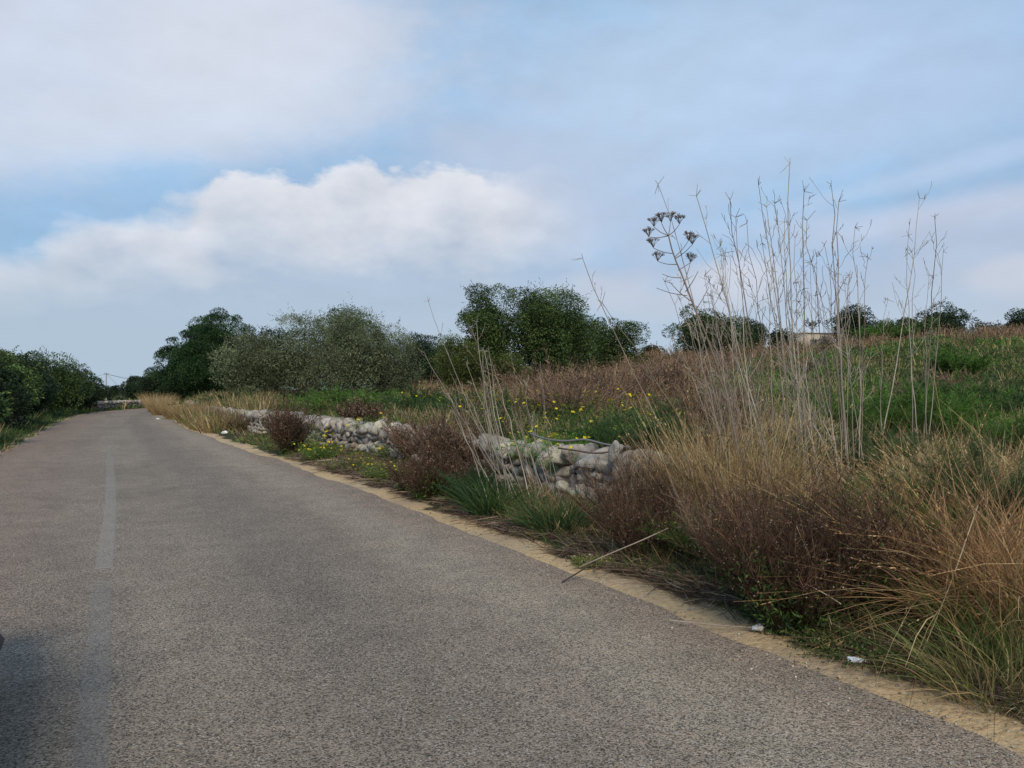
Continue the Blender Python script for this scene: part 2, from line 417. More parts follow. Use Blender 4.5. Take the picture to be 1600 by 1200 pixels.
# ------------------------------------------------------------------ ground sheet
def axis(dense, lo, hi, step, g=1.16):
    a = list(np.arange(dense[0], dense[1]+1e-6, step)); s = step
    while a[-1] < hi: s *= g; a.append(a[-1]+s)
    s = step
    while a[0] > lo: s *= g; a.insert(0, a[0]-s)
    return np.array(a)
gx = axis((-7, 13), -2200, 2600, 0.2); gy = axis((-2, 62), -600, 3000, 0.28)
GX, GY = np.meshgrid(gx, gy)
GZ, GE, GEL = ground(GX, GY, True)
mb = MB(); ny, nx = GX.shape
idx = np.arange(nx*ny).reshape(ny, nx)
mb.add(np.stack([GX, GY, GZ], -1).reshape(-1, 3), np.stack([idx[:-1, :-1], idx[:-1, 1:], idx[1:, 1:], idx[1:, :-1]], -1).reshape(-1, 4), np.array([.2, .2, .2]))
def ground_mat():
    m, t, out = mat_new('ground'); g = t.new('ShaderNodeNewGeometry'); pos = g.outputs['Position']
    ea = t.new('ShaderNodeAttribute', attribute_name='edge_r').outputs['Fac']
    eb = t.new('ShaderNodeAttribute', attribute_name='edge_l').outputs['Fac']
    n1 = t.noise(pos, 0.5, 5, 0.6); n2 = t.noise(pos, 3.2, 6, 0.6); n3 = t.noise(pos, 22, 5, 0.6); v = t.voro(pos, 70, 'Distance')
    c = t.mix(t.ss(n1, 0.38, 0.62), (0.060, 0.042, 0.028), (0.035, 0.045, 0.018))
    c = t.mix(t.ss(n2, 0.48, 0.68, 0, 0.7), c, (0.095, 0.068, 0.043))
    c = t.mix(t.ss(n3, 0.5, 0.7, 0, 0.6), c, (0.04, 0.03, 0.022))
    wob = t.m('ADD', t.m('MULTIPLY', t.m('SUBTRACT', n2, 0.5), 0.55), t.m('MULTIPLY', t.m('SUBTRACT', t.noise(pos, 0.8, 3), 0.5), 0.9))
    sand = t.mix(t.ss(n3, 0.35, 0.65), (0.55, 0.395, 0.225), (0.43, 0.29, 0.155))
    sand = t.mix(t.ss(t.noise(pos, 1.1, 4), 0.45, 0.62, 0, 0.6), sand, (0.33, 0.26, 0.18))
    sand = t.mix(t.ss(v, 0.12, 0.05, 0, 0.5), sand, (0.5, 0.42, 0.32))
    mr = t.m('MULTIPLY', t.ss(t.m('ADD', ea, wob), 0.44, 0.30), t.ss(ea, -0.8, -0.5))
    ml = t.m('MULTIPLY', t.ss(t.m('ADD', eb, wob), 0.40, 0.15, 0, 0.8), t.ss(eb, -0.8, -0.5))
    c = t.mix(t.m('MAXIMUM', mr, ml), c, sand)
    p = t.new('ShaderNodeBsdfPrincipled'); t.l.new(c, p.inputs['Base Color']); p.inputs['Roughness'].default_value = 0.95
    p.inputs['Specular IOR Level'].default_value = 0.1
    b = t.new('ShaderNodeBump'); b.inputs['Strength'].default_value = 0.9; b.inputs['Distance'].default_value = 0.03
    t.l.new(t.m('ADD', n3, n2), b.inputs['Height']); t.l.new(b.outputs[0], p.inputs['Normal'])
    t.l.new(p.outputs[0], out.inputs[0]); return m
tag(mb.build('ground', ground_mat(), smooth=True, attrs={'edge_r': np.clip(GE, -9, 9).ravel(), 'edge_l': np.clip(GEL, -9, 9).ravel()}), kind='structure')

# ------------------------------------------------------------------ road
def ribbon(y_lo, y_hi, cols, zf, wob=0.0):
    """sheet following the centre line; cols gives offsets as function of y -> array"""
    k = np.where((CL[:, 1] >= y_lo) & (CL[:, 1] <= y_hi))[0]
    # densify
    kk = np.linspace(k[0], k[-1], len(k)*3); P = np.stack([np.interp(kk, np.arange(len(CL)), CL[:, i]) for i in (0, 1)], 1)
    N = np.stack([np.interp(kk, np.arange(len(CL)), CNR[:, i]) for i in (0, 1)], 1)
    A = np.interp(kk, np.arange(len(CL)), CT)
    S = cols(P[:, 1], A)                                      # rows, m
    XY = P[:, None]+N[:, None]*S[..., None]
    Z_ = zf(S, P[:, 1])
    n, m_ = S.shape; V = np.concatenate([XY, Z_[..., None]], -1).reshape(-1, 3)
    i = np.arange(n*m_).reshape(n, m_)
    F = np.stack([i[:-1, :-1], i[:-1, 1:], i[1:, 1:], i[1:, :-1]], -1).reshape(-1, 4)
    return V, F, S.ravel(), np.repeat(A, m_)
u = np.linspace(0, 1, 25)
def rc(y, a):
    wr = (vn(a, a*0, 0.35, 1)-0.5)*0.09+(vn(a, a*0, 1.7, 2)-0.5)*0.22; wl = (vn(a, a*0, 0.4, 3)-0.5)*0.1+(vn(a, a*0, 2.2, 4)-0.5)*0.3
    L_ = -hw_l(y)+wl; R_ = hw_r(y)+wr
    return L_[:, None]*(1-u)+R_[:, None]*u
V, F, S, A = ribbon(-30, 117, rc, lambda s, y: 0.012-0.000*s)
mb = MB(); mb.add(V, F, np.array([.2, .2, .2]))
def asphalt():
    m, t, out = mat_new('asphalt')
    s = t.new('ShaderNodeAttribute', attribute_name='side').outputs['Fac']; a = t.new('ShaderNodeAttribute', attribute_name='along').outputs['Fac']
    g = t.new('ShaderNodeNewGeometry'); pos = g.outputs['Position']
    comb = t.new('ShaderNodeCombineXYZ'); t.put(comb.inputs[0], s); t.put(comb.inputs[1], t.m('MULTIPLY', a, 0.10)); lane = comb.outputs[0]
    nl = t.noise(lane, 1.3, 5, 0.55); nbig = t.noise(pos, 0.35, 5, 0.6); nmed = t.noise(pos, 2.6, 6, 0.65)
    vc = t.voro(pos, 135, 'Color'); vd = t.voro(pos, 135, 'Distance'); nf_ = t.noise(pos, 160, 3, 0.6); nf2 = t.noise(pos, 60, 3, 0.6)
    sepc = t.new('ShaderNodeSeparateColor'); t.l.new(vc, sepc.inputs[0])
    base_ = t.mix(t.ss(nbig, 0.35, 0.65), (0.190, 0.149, 0.112), (0.232, 0.183, 0.138))
    base_ = t.mix(t.ss(nl, 0.42, 0.66, 0, 0.55), base_, (0.264, 0.210, 0.156))
    # reddish soil trodden in toward both edges
    sa = t.m('ABSOLUTE', s)
    base_ = t.mix(t.m('MULTIPLY', t.ss(sa, 1.1, 2.6), t.ss(nmed, 0.3, 0.75, 0.1, 0.5)), base_, (0.28, 0.19, 0.13))
    base_ = t.mix(t.m('MULTIPLY', t.ss(s, -0.3, -2.0), 0.55), base_, (0.225, 0.148, 0.112))
    base_ = t.mix(t.m('MULTIPLY', t.ss(t.m('ABSOLUTE', t.m('SUBTRACT', t.m('ADD', s, t.m('MULTIPLY', t.m('SUBTRACT', nbig, 0.5), 0.9)), 2.0)), 0.55, 0.1), 0.55), base_, (0.30, 0.245, 0.18))
    # worn dark oil band in the middle of each lane
    band = t.ss(t.m('ABSOLUTE', t.m('SUBTRACT', s, 0.75)), 0.65, 0.1)
    base_ = t.mix(t.m('MULTIPLY', band, 0.32), base_, (0.120, 0.100, 0.080))
    grit = t.ss(sepc.outputs[0], 0.03, 0.70, 0.36, 1.38)
    grit = t.m('MULTIPLY', grit, t.ss(nf_, 0.3, 0.7, 0.72, 1.25)); grit = t.m('MULTIPLY', grit, t.ss(nf2, 0.3, 0.72, 0.78, 1.2))
    grit = t.m('MULTIPLY', grit, t.ss(nmed, 0.3, 0.7, 0.88, 1.1))
    hs = t.new('ShaderNodeHueSaturation'); t.l.new(base_, hs.inputs['Color']); t.put(hs.inputs['Value'], grit)
    c = t.mix(t.ss(sepc.outputs[1], 0.965, 0.985, 0, 0.8), hs.outputs[0], (0.45, 0.42, 0.38))
    p = t.new('ShaderNodeBsdfPrincipled'); t.l.new(c, p.inputs['Base Color']); p.inputs['Roughness'].default_value = 0.88
    p.inputs['Specular IOR Level'].default_value = 0.25
    b = t.new('ShaderNodeBump'); b.inputs['Strength'].default_value = 0.7; b.inputs['Distance'].default_value = 0.006
    t.l.new(t.m('ADD', t.m('MULTIPLY', vd, -1.0), nf2), b.inputs['Height']); t.l.new(b.outputs[0], p.inputs['Normal'])
    t.l.new(p.outputs[0], out.inputs[0]); return m
tag(mb.build('road', asphalt(), smooth=True, attrs={'side': S, 'along': A}), kind='structure')

# worn centre line: long faded dashes
def line_mat(name, colr, lo, hi, k=0.6):
    m, t, out = mat_new(name); g = t.new('ShaderNodeNewGeometry'); pos = g.outputs['Position']
    n1 = t.noise(pos, 55, 4, 0.65); n2 = t.noise(pos, 3.0, 5, 0.6); s = t.new('ShaderNodeAttribute', attribute_name='side').outputs['Fac']
    al = t.new('ShaderNodeAttribute', attribute_name='along').outputs['Fac']
    edge = t.ss(t.m('ADD', t.m('ABSOLUTE', s), t.m('MULTIPLY', t.m('SUBTRACT', n1, 0.5), 0.03)), 0.075, 0.058)
    f = t.m('MULTIPLY', t.m('MULTIPLY', t.ss(t.m('ADD', n1, t.m('MULTIPLY', n2, 0.5)), lo, hi), edge), t.m('MULTIPLY', t.ss(al, 40, 62, 1.0, 0.12), k))
    p = t.new('ShaderNodeBsdfPrincipled'); p.inputs['Base Color'].default_value = (*colr, 1); p.inputs['Roughness'].default_value = 0.8
    tr = t.new('ShaderNodeBsdfTransparent'); mx = t.new('ShaderNodeMixShader'); t.put(mx.inputs[0], f)
    t.l.new(tr.outputs[0], mx.inputs[1]); t.l.new(p.outputs[0], mx.inputs[2]); t.l.new(mx.outputs[0], out.inputs[0]); return m
def centre_off(y): return np.interp(y, [-30, 7, 20, 30, 50, 60], [-0.58, -0.58, -0.40, -0.15, 0.0, 0.0])
ul = np.array([-0.085, 0, 0.085])
lm = line_mat('worn_paint', (0.40, 0.36, 0.31), 0.38, 1.0, 0.55)
lm2 = line_mat('ghost_paint', (0.30, 0.285, 0.27), 0.35, 1.05, 0.38)
for y0, y1, mt in [(6.95, 57, lm), (-8, 6.9, lm2)]:
    V, F, S, A = ribbon(y0, y1, lambda y, a: centre_off(y)[:, None]+ul[None], lambda s, y: 0.016+0*s)
    mb = MB(); mb.add(V, F, np.array([.3, .3, .3]))
    tag(mb.build('centre_line', mt, attrs={'side': np.tile(ul, len(V)//3), 'along': A}), kind='structure')

# ------------------------------------------------------------------ dry stone walls
def ico(sub):
    import bmesh
    b = bmesh.new(); bmesh.ops.create_icosphere(b, subdivisions=sub, radius=1.0)
    v = np.array([x.co[:] for x in b.verts]); f = np.array([[q.index for q in p.verts] for p in b.faces]); b.free(); return v, f
ICO = {k: ico(k) for k in (1, 2, 3)}
def stones(mb, C, dims, R, cols, sub, sq=0.55, rough=0.10):
    """C n,3 ; dims n,3 half sizes ; R n,3,3 rotation"""
    v, f = ICO[sub]; n = len(C); nv = len(v)
    sv = np.sign(v)*np.abs(v)**sq; sv = sv/np.maximum(np.abs(sv).max(1, keepdims=True), 1e-6)*0.55+v*0.5
    V = np.repeat(sv[None], n, 0)
    for fr, am in ((1.7, 1.0), (3.3, 0.7), (6.5, 0.45), (12, 0.25)):
        k = rng.normal(size=(n, 3, 3))*fr; ph = rng.random((n, 1, 3))*6.28
        V = V*(1+rough*am*np.sin(np.einsum('nvi,nij->nvj', np.repeat(v[None], n, 0), k)+ph).mean(-1, keepdims=True)*1.6)
    if rough > 0.05:
        for q in range(11):                                  # break faces off, leaving flat angular sides
            nn_ = rdir(n)[:, None]; d_ = rng.uniform(0.54, 0.86, n)[:, None, None]
            ex = (V*nn_).sum(-1, keepdims=True)-d_; V = V-nn_*np.maximum(ex, 0)*0.98
        V = V*1.17
    V = np.einsum('nvi,nij->nvj', V*dims[:, None], R)+C[:, None]
    F = (f[None]+np.arange(n)[:, None, None]*nv).reshape(-1, 3)
    mb.add(V.reshape(-1, 3), F, np.repeat(cols, nv, 0))
def rotm(yaw, pitch, roll):
    cy, sy, cp, sp, cr, sr = np.cos(yaw), np.sin(yaw), np.cos(pitch), np.sin(pitch), np.cos(roll), np.sin(roll)
    o, z = np.ones_like(cy), np.zeros_like(cy)
    A_ = np.stack([np.stack([cy, sy, z], -1), np.stack([-sy, cy, z], -1), np.stack([z, z, o], -1)], 1)
    B_ = np.stack([np.stack([o, z, z], -1), np.stack([z, cp, sp], -1), np.stack([z, -sp, cp], -1)], 1)
    C_ = np.stack([np.stack([cr, z, -sr], -1), np.stack([z, o, z], -1), np.stack([sr, z, cr], -1)], 1)
    return C_@B_@A_
STONE = [(0.43, 0.38, 0.315), (0.35, 0.31, 0.26), (0.48, 0.43, 0.355), (0.43, 0.34, 0.24), (0.28, 0.25, 0.215)]
def stone_wall(y_lo, y_hi, offf, side, height, label, thick=0.42, near=False, base=None):
    """a wall running beside the road between two distances along it"""
    k = np.where((CL[:, 1] >= y_lo) & (CL[:, 1] <= y_hi))[0]; P = CL[k]; N = CNR[k]*side; T = CTAN[k]
    off = np.array([offf(y) for y in P[:, 1]])+thick/2+(hw_r(P[:, 1]) if side > 0 else hw_l(P[:, 1]))
    path = P+N*off[:, None]; L = np.r_[0, np.cumsum(np.linalg.norm(np.diff(path, axis=0), axis=1))]
    def on(a):
        q = np.stack([np.interp(a, L, path[:, i]) for i in (0, 1)], 1); nn = nrm(np.stack([np.interp(a, L, N[:, i]) for i in (0, 1)], 1)); return q, nn
    root = empty('stone_wall', (path[0, 0], path[0, 1], 0), 0, label, 'wall'); o3 = np.array([path[0, 0], path[0, 1], 0])
    def hh(a): return height*(1+0.10*(vn(a, a*0, 2.5, 6)-0.5)+0.10*(vn(a, a*0, 9, 8)-0.5))
    tot = L[-1]; body = MB(); cope = MB(); core = MB()
    def zb(q): return 0.03*np.ones(len(q))+ (0 if base is None else base)
    yaw_of = lambda nn: np.arctan2(nn[:, 1], nn[:, 0])
    # filler box inside the wall, added to block light between the stones
    a = np.linspace(0.1, tot-0.1, max(int(tot/0.4), 4)); q, nn = on(a); t2 = thick/2-0.09; top = hh(a)*0.74
    V = np.stack([np.c_[q-nn*t2, zb(q)-0.15], np.c_[q-nn*t2*0.8, zb(q)+top], np.c_[q+nn*t2*0.8, zb(q)+top], np.c_[q+nn*t2, zb(q)-0.15]], 1)-o3
    i = (np.arange(len(a)-1)*4)[:, None]; F = np.concatenate([np.stack([i[:, 0]+j, i[:, 0]+j+4, i[:, 0]+(j+1) % 4+4, i[:, 0]+(j+1) % 4], -1) for j in range(4)])
    core.add(V.reshape(-1, 3), F, np.array([.2, .18, .15])); core.build('light_block_core', M['stone'], root)
    # courses of irregular stones on both faces (and the coping)
    ncourse = 4
    for c in range(ncourse):
        for face in (-1, 1):
            a = []; x = rng.random()*0.2
            while x < tot: wdt = rng.uniform(0.13, 0.34); a.append((x+wdt/2, wdt)); x += wdt*0.97
            a = np.array(a); q, nn = on(a[:, 0]); n = len(a); ch = hh(a[:, 0])*0.76/ncourse
            zc = zb(q)+ch*(c+0.5)+rng.normal(0, 0.018, n)
            C = np.c_[q+nn*face*(thick/2-0.07-0.018*c+rng.normal(0, 0.014, n))[:, None], zc]-o3
            dims = np.c_[rng.uniform(0.09, 0.13, n), a[:, 1]*0.56, ch*rng.uniform(0.50, 0.68, n)]
            R = rotm(yaw_of(nn)+rng.normal(0, 0.12, n), rng.normal(0, 0.22, n), rng.normal(0, 0.1, n))
            dist = np.hypot(q[:, 0], q[:, 1])
            for sub, msk in ((3, (dist < 11) & (face*side < 0)), (2, (dist < 24) & ~((dist < 11) & (face*side < 0))), (1, dist >= 24)):
                if msk.any(): stones(body, C[msk], dims[msk], R[msk], pick(STONE, msk.sum(), 0.14), sub, 0.42, 0.09)
    # coping: large rounded slabs laid across the wall, leaning on each other
    a = []; x = 0.05
    while x < tot: wdt = rng.uniform(0.14, 0.30); a.append((x+wdt/2, wdt)); x += wdt*0.86
    a = np.array(a); q, nn = on(a[:, 0]); n = len(a); H = hh(a[:, 0])
    C = np.c_[q+nn*rng.normal(0, 0.02, n)[:, None], zb(q)+H*0.76+H*0.10+rng.normal(0, 0.015, n)]-o3
    dims = np.c_[thick*rng.uniform(0.50, 0.64, n), a[:, 1]*0.50, H*rng.uniform(0.20, 0.27, n)]
    R = rotm(yaw_of(nn)+rng.normal(0.12, 0.14, n), rng.normal(0.62, 0.14, n), rng.normal(0, 0.10, n))
    dist = np.hypot(q[:, 0], q[:, 1])
    for sub, msk in ((3, dist < 15), (2, (dist >= 15) & (dist < 28)), (1, dist >= 28)):
        if msk.any(): stones(cope, C[msk], dims[msk], R[msk], pick(STONE[:3], msk.sum(), 0.12), sub, 0.5, 0.08)
    body.build('rubble_courses', M['stone'], root); cope.build('coping_stones', M['stone'], root)
    return root
stone_wall(5.9, 58, wall_off, 1, 0.70, 'long grey dry stone wall along the right side of the road, half hidden by weeds')
stone_wall(28.5, 38.5, lambda y: 1.15, -1, 0.66, 'short stretch of grey stone wall in front of the dark trees on the left verge')
stone_wall(59, 96, lambda y: 1.0, -1, 0.60, 'low pale dry stone wall along the outside of the far bend')

# far field walls on the right-hand skyline
def far_wall(pts, h, label):
    root = empty('field_wall', at3(*pts[0]), 0, label, 'wall'); o3 = np.array(root.location)
    P = np.array([at(px, D) for px, D in pts]); d = np.r_[0, np.cumsum(np.linalg.norm(np.diff(P, axis=0), axis=1))]
    mbw = MB(); n = int(d[-1]/0.42); 
    for c in range(3):
        a = np.linspace(0, d[-1], n)+rng.normal(0, 0.1, n); q = np.stack([np.interp(a, d, P[:, i]) for i in (0, 1)], 1)
        z = ground(q[:, 0], q[:, 1])+h/3*(c+0.4)+rng.normal(0, 0.05, n)
        dims = np.c_[rng.uniform(.25, .34, n), rng.uniform(.25, .34, n), np.full(n, h/3*0.66)]
        stones(mbw, np.c_[q, z]-o3, dims, rotm(rng.random(n)*6.28, rng.normal(0, .3, n), rng.normal(0, .2, n)), pick(STONE, n, 0.15)*1.15, 1)
    mbw.build('rubble_courses', M['stone'], root, smooth=True)
far_wall([(1500, 76), (1560, 80), (1680, 84)], 0.95, 'pale stone field wall on the skyline at the far right edge')
far_wall([(1380, 84), (1440, 82), (1490, 80)], 0.9, 'low broken stone field wall beneath the spreading dark tree on the skyline')

# ------------------------------------------------------------------ trees
def crown(mbc, C, R, nl, lr, nleaf, ll, lw, cols, wts=None, fill=0.55, up=0.3, flatb=0.35, spray=0):
    """lobed crown: lobes near an ellipsoid's skin, leaves on and in the lobes"""
    C = np.asarray(C, float); R = np.asarray(R, float)
    t = rng.random(nl); ph = rng.random(nl)*2*math.pi
    prof = np.where(t < 0.42, flatb+(1-flatb)*(t/0.42)**0.7, np.sqrt(np.clip(1-((t-0.42)/0.60)**2, 0, 1)))
    lump = 1+0.16*np.sin(2*ph+rng.random()*6)+0.12*np.sin(3*ph+rng.random()*6)
    rr = np.where(rng.random(nl) < 0.75, rng.uniform(0.8, 1.0, nl), rng.uniform(0.0, 0.8, nl))*prof*lump
    lc = C+np.c_[np.cos(ph)*rr*R[0], np.sin(ph)*rr*R[1], (t*2-1)*R[2]+rng.normal(0, 0.07, nl)*R[2]]
    lrad = lr*rng.uniform(0.5, 1.3, nl)
    ne = max(6, nl//3); ph = rng.random(ne)*6.283; te = rng.uniform(0.55, 1.0, ne); pe = np.sqrt(np.clip(1-((te-0.42)/0.60)**2, 0, 1))     # small heads breaking the outline
    lc = np.concatenate([lc, C+np.c_[np.cos(ph)*pe*R[0]*1.12, np.sin(ph)*pe*R[1]*1.12, (te*2-1)*R[2]*1.12]]); lrad = np.r_[lrad, lr*rng.uniform(0.28, 0.5, ne)]; nl = len(lrad)
    i = rng.choice(nl, nleaf, p=lrad**1.6/(lrad**1.6).sum()); dd = rdir(nleaf); dd[:, 2] = np.abs(dd[:, 2])*np.where(rng.random(nleaf) < 0.62, 1, -1); 
    r = lrad[i]*rng.uniform(0.5, 1.06, nleaf)**0.5
    P = lc[i]+dd*r[:, None]*np.array([1, 1, 0.8])
    D = nrm(dd*0.6+rdir(nleaf)*0.9+np.array([0, 0, up]))
    tone = np.clip(1+rng.normal(0, 0.36, nl), 0.45, 1.9)[i][:, None]
    colr = pick(cols, nleaf, 0.12, wts)*tone
    leaves(mbc, P, D, ll*rng.uniform(0.6, 1.3, nleaf), lw*rng.uniform(0.6, 1.3, nleaf), colr)
    if spray:
        j = rng.choice(nl, spray); d2 = nrm(rdir(spray)*np.array([1, 1, 0.6])+np.array([0, 0, 0.55])); base_ = lc[j]+d2*lrad[j][:, None]*0.85
        L = rng.uniform(0.25, 0.75, spray)*lr
        for q in np.linspace(0.1, 1, 9):
            pp = base_+d2*(L*q)[:, None]+rng.normal(0, 0.03, (spray, 3)); leaves(mbc, pp, nrm(d2+rdir(spray)*0.8), ll*rng.uniform(0.6, 1.2, spray), lw, pick(cols, spray, 0.2, wts))
    return lc
def limbs(mbt, base, fork, targets, r0, colr=(0.12, 0.10, 0.085)):
    base = np.array(base, float); fork = np.array(fork, float)
    t = np.linspace(0, 1, 6)[:, None]; tr = base*(1-t)+fork*t; tr[1:-1, :2] += rng.normal(0, r0*0.4, (4, 2))
    tubes(mbt, tr[None], (r0*(1-0.35*t[:, 0])*np.r_[1.35, np.ones(5)])[None], colr, 8)
    tg = np.asarray(targets); n = len(tg); t = np.linspace(0, 1, 6)[None, :, None]
    st = fork[None]*0.85+base[None]*0.15
    C = st[:, None]*(1-t)+tg[:, None]*t; C[:, 1:-1] += rng.normal(0, 0.10, (n, 4, 3)); C[:, :, 2] += 0.25*np.sin(np.pi*t[..., 0])
    tubes(mbt, C, np.repeat((r0*0.5*(1-0.8*t[0, :, 0]))[None], n, 0), colr, 5)
CAROB = [(0.042, 0.072, 0.022), (0.026, 0.046, 0.017), (0.070, 0.110, 0.030), (0.115, 0.155, 0.045)]
DARKG = [(0.030, 0.050, 0.024), (0.018, 0.032, 0.017), (0.050, 0.078, 0.032)]
OLIVE = [(0.150, 0.170, 0.085), (0.100, 0.120, 0.055), (0.215, 0.235, 0.135), (0.060, 0.075, 0.035)]
PINE = [(0.024, 0.056, 0.018), (0.042, 0.085, 0.024), (0.015, 0.034, 0.014)]
YELG = [(0.085, 0.105, 0.028), (0.055, 0.080, 0.024), (0.12, 0.135, 0.035)]
def tree(name, px, D, py_top, width_px, label, kind='carob', base_frac=0.25, nleaf=14000, group=None, lob=None, z_extra=0, depth=1.0):
    x, y, z = at3(px, D); H = ztop(py_top, D)-z; Wd = width_px/1200*D*1.12
    root = empty(name, (x, y, z), 0, label, 'tree', group)
    ch = H*(1-base_frac); C = (0, 0, H-ch/2); rx = Wd/2
    mbc, mbt = MB(), MB()
    ls = max(0.09, D*0.0018); nleaf = int(nleaf*1.35)
    P = dict(carob=(CAROB, 0.24, ls*1.15, ls*0.62, 0.60, 0.1, 150), dark=(DARKG, 0.25, ls*1.15, ls*0.6, 0.6, 0.1, 60),
             olive=(OLIVE, 0.22, ls*1.15, ls*0.36, 0.55, 0.5, 500), pine=(PINE, 0.16, ls*1.15, ls*0.5, 0.86, 0.7, 0), yellow=(YELG, 0.26, ls*1.1, ls*0.5, 0.6, 0.3, 60))[kind]
    cols, lr, ll, lw, fill, up, spray = P
    if D > 50: spray = spray//5
    nl = lob or dict(carob=26, dark=24, olive=26, pine=90, yellow=14)[kind]
    s = min(rx, ch/2)
    lc = crown(mbc, C, (rx-lr*s*1.1, (rx-lr*s*1.1)*depth, ch/2-lr*s*1.0), nl, lr*2.05*s if kind != 'pine' else lr*1.7*s, nleaf, ll, lw, cols, None, fill, up, 0.80 if base_frac < 0.15 else 0.55, spray)
    if True:                                              # leafy filling low in the crown, so that the skyline is not seen through it
        n2 = int(nleaf*0.32); dd = rdir(n2); Pp = np.array(C)+dd*np.array([rx*0.75, rx*0.75*depth, ch*0.42])*(rng.random((n2, 1))**0.4)-np.array([0, 0, ch*0.08])
        leaves(mbc, Pp, rdir(n2), ll*1.6, lw*1.7, pick(cols, n2, 0.2))
    limbs(mbt, (0, 0, -0.15), (rng.normal(0, .1), rng.normal(0, .1), max(H*base_frac, H*0.2)), lc[rng.choice(len(lc), 9)], max(0.05, 0.035*H))
    mbt.build('trunk', M['bark'], root, smooth=True); mbc.build('crown', M['leaf'], root)
    return root
GT = 'trees beyond the stone wall'
# far end of the road
tree('small_tree', 182, 120, 604, 34, 'distant bluish tree just right of the utility pole', 'dark', 0.1, 2500, 'distant trees at the bend')
tree('small_tree', 205, 105, 606, 30, 'small distant tree between the pole and the dark thicket', 'dark', 0.05, 2500, 'distant trees at the bend')
tree('small_tree', 190, 100, 620, 24, 'low olive green bush behind the far bend wall', 'olive', 0.0, 2000, 'distant trees at the bend')
tree('carob_tree', 222, 86, 588, 54, 'low dark tree at the far bend, left of the tall pine', 'dark', 0.05, 7000, GT)
tree('carob_tree', 252, 80, 573, 62, 'dark irregular tree touching the left side of the pine', 'dark', 0.05, 9000, GT)
tree('carob_tree', 285, 74, 596, 60, 'dark undergrowth tree at the foot of the pine', 'dark', 0.0, 6000, GT)
r = tree('pine_tree', 314, 60, 516, 124, 'lower left dome of the dense dark green pine', 'pine', 0.0, 55000, GT)
tree('pine_tree', 348, 62, 490, 108, 'tallest dense dark pine with a rounded top beside the olives', 'pine', 0.0, 40000, GT)
# olives
tree('olive_tree', 392, 40, 524, 105, 'silvery olive tree at the left end of the olive row', 'olive', 0.02, 15000, GT)
tree('olive_tree', 470, 41, 494, 120, 'tall silvery olive tree in the middle of the olive row', 'olive', 0.02, 17000, GT)
tree('olive_tree', 548, 40, 490, 120, 'broad grey green olive tree in front of a dark carob', 'olive', 0.02, 17000, GT)
tree('olive_tree', 602, 42, 520, 90, 'rounded dull olive tree at the right end of the olive row', 'olive', 0.0, 12000, GT)
tree('carob_tree', 540, 54, 478, 100, 'dark carob tree showing its top above the olives', 'carob', 0.1, 12000, GT)
tree('carob_tree', 425, 52, 512, 60, 'dark tree glimpsed between the pine and the olives', 'dark', 0.1, 6000, GT)
tree('carob_tree', 655, 60, 519, 75, 'dark carob tree right of the olive row', 'dark', 0.05, 9000, GT)
tree('carob_tree', 690, 66, 528, 60, 'far dark tree behind the yellowish shrub', 'dark', 0.05, 7000, GT)
tree('citrus_tree', 722, 43, 524, 80, 'small yellow green tree leaning against the big carob', 'yellow', 0.0, 9000, GT)
tree('citrus_tree', 795, 42, 552, 60, 'low yellow green shrub below the left head of the big carob', 'yellow', 0.0, 6000, GT)
# big carob
tree('carob_tree', 762, 45, 448, 86, 'left head of the big carob with sky showing through it', 'carob', 0.06, 17000, GT, lob=20)
tree('carob_tree', 848, 46, 446, 112, 'biggest carob tree, tall and dark green in the centre of the photo', 'carob', 0.05, 26000, GT, lob=30)
tree('carob_tree', 895, 48, 478, 70, 'right shoulder tree of the big central carob', 'carob', 0.0, 9000, GT)
tree('carob_tree', 952, 52, 496, 100, 'wide low carob right of the big central one', 'carob', 0.0, 13000, GT)
tree('small_tree', 1018, 74, 540, 36, 'tiny far tree in the gap right of the central carobs', 'dark', 0.0, 2500, GT)
tree('carob_tree', 1108, 56, 474, 118, 'round dark tree behind the left side of the tall dry stalks', 'carob', 0.0, 15000, GT)
tree('carob_tree', 1170, 62, 503, 60, 'lower tree hugging the right side of the round dark tree', 'dark', 0.0, 6000, GT)
tree('small_tree', 1222, 80, 515, 44, 'small far tree just left of the beige hut', 'dark', 0.0, 3000, GT)
GS = 'trees on the right-hand skyline'
tree('carob_tree', 1334, 86, 481, 68, 'dark domed skyline tree behind the right of the stalk clump', 'dark', 0.0, 8000, GS)
tree('small_tree', 1383, 90, 500, 46, 'low pale skyline bush between two larger dark trees', 'carob', 0.0, 3500, GS)
tree('carob_tree', 1425, 84, 495, 66, 'mid green tree against the left of the spreading skyline tree', 'carob', 0.0, 7000, GS)
tree('carob_tree', 1470, 90, 476, 84, 'wide spreading dark tree, biggest on the right skyline', 'dark', 0.0, 11000, GS)
tree('small_tree', 1546, 104, 504, 48, 'low dark bush on the skyline near the right edge', 'dark', 0.0, 3000, GS)
tree('carob_tree', 1592, 100, 487, 48, 'round dark skyline tree cut by the right edge of the photo', 'dark', 0.0, 6000, GS)
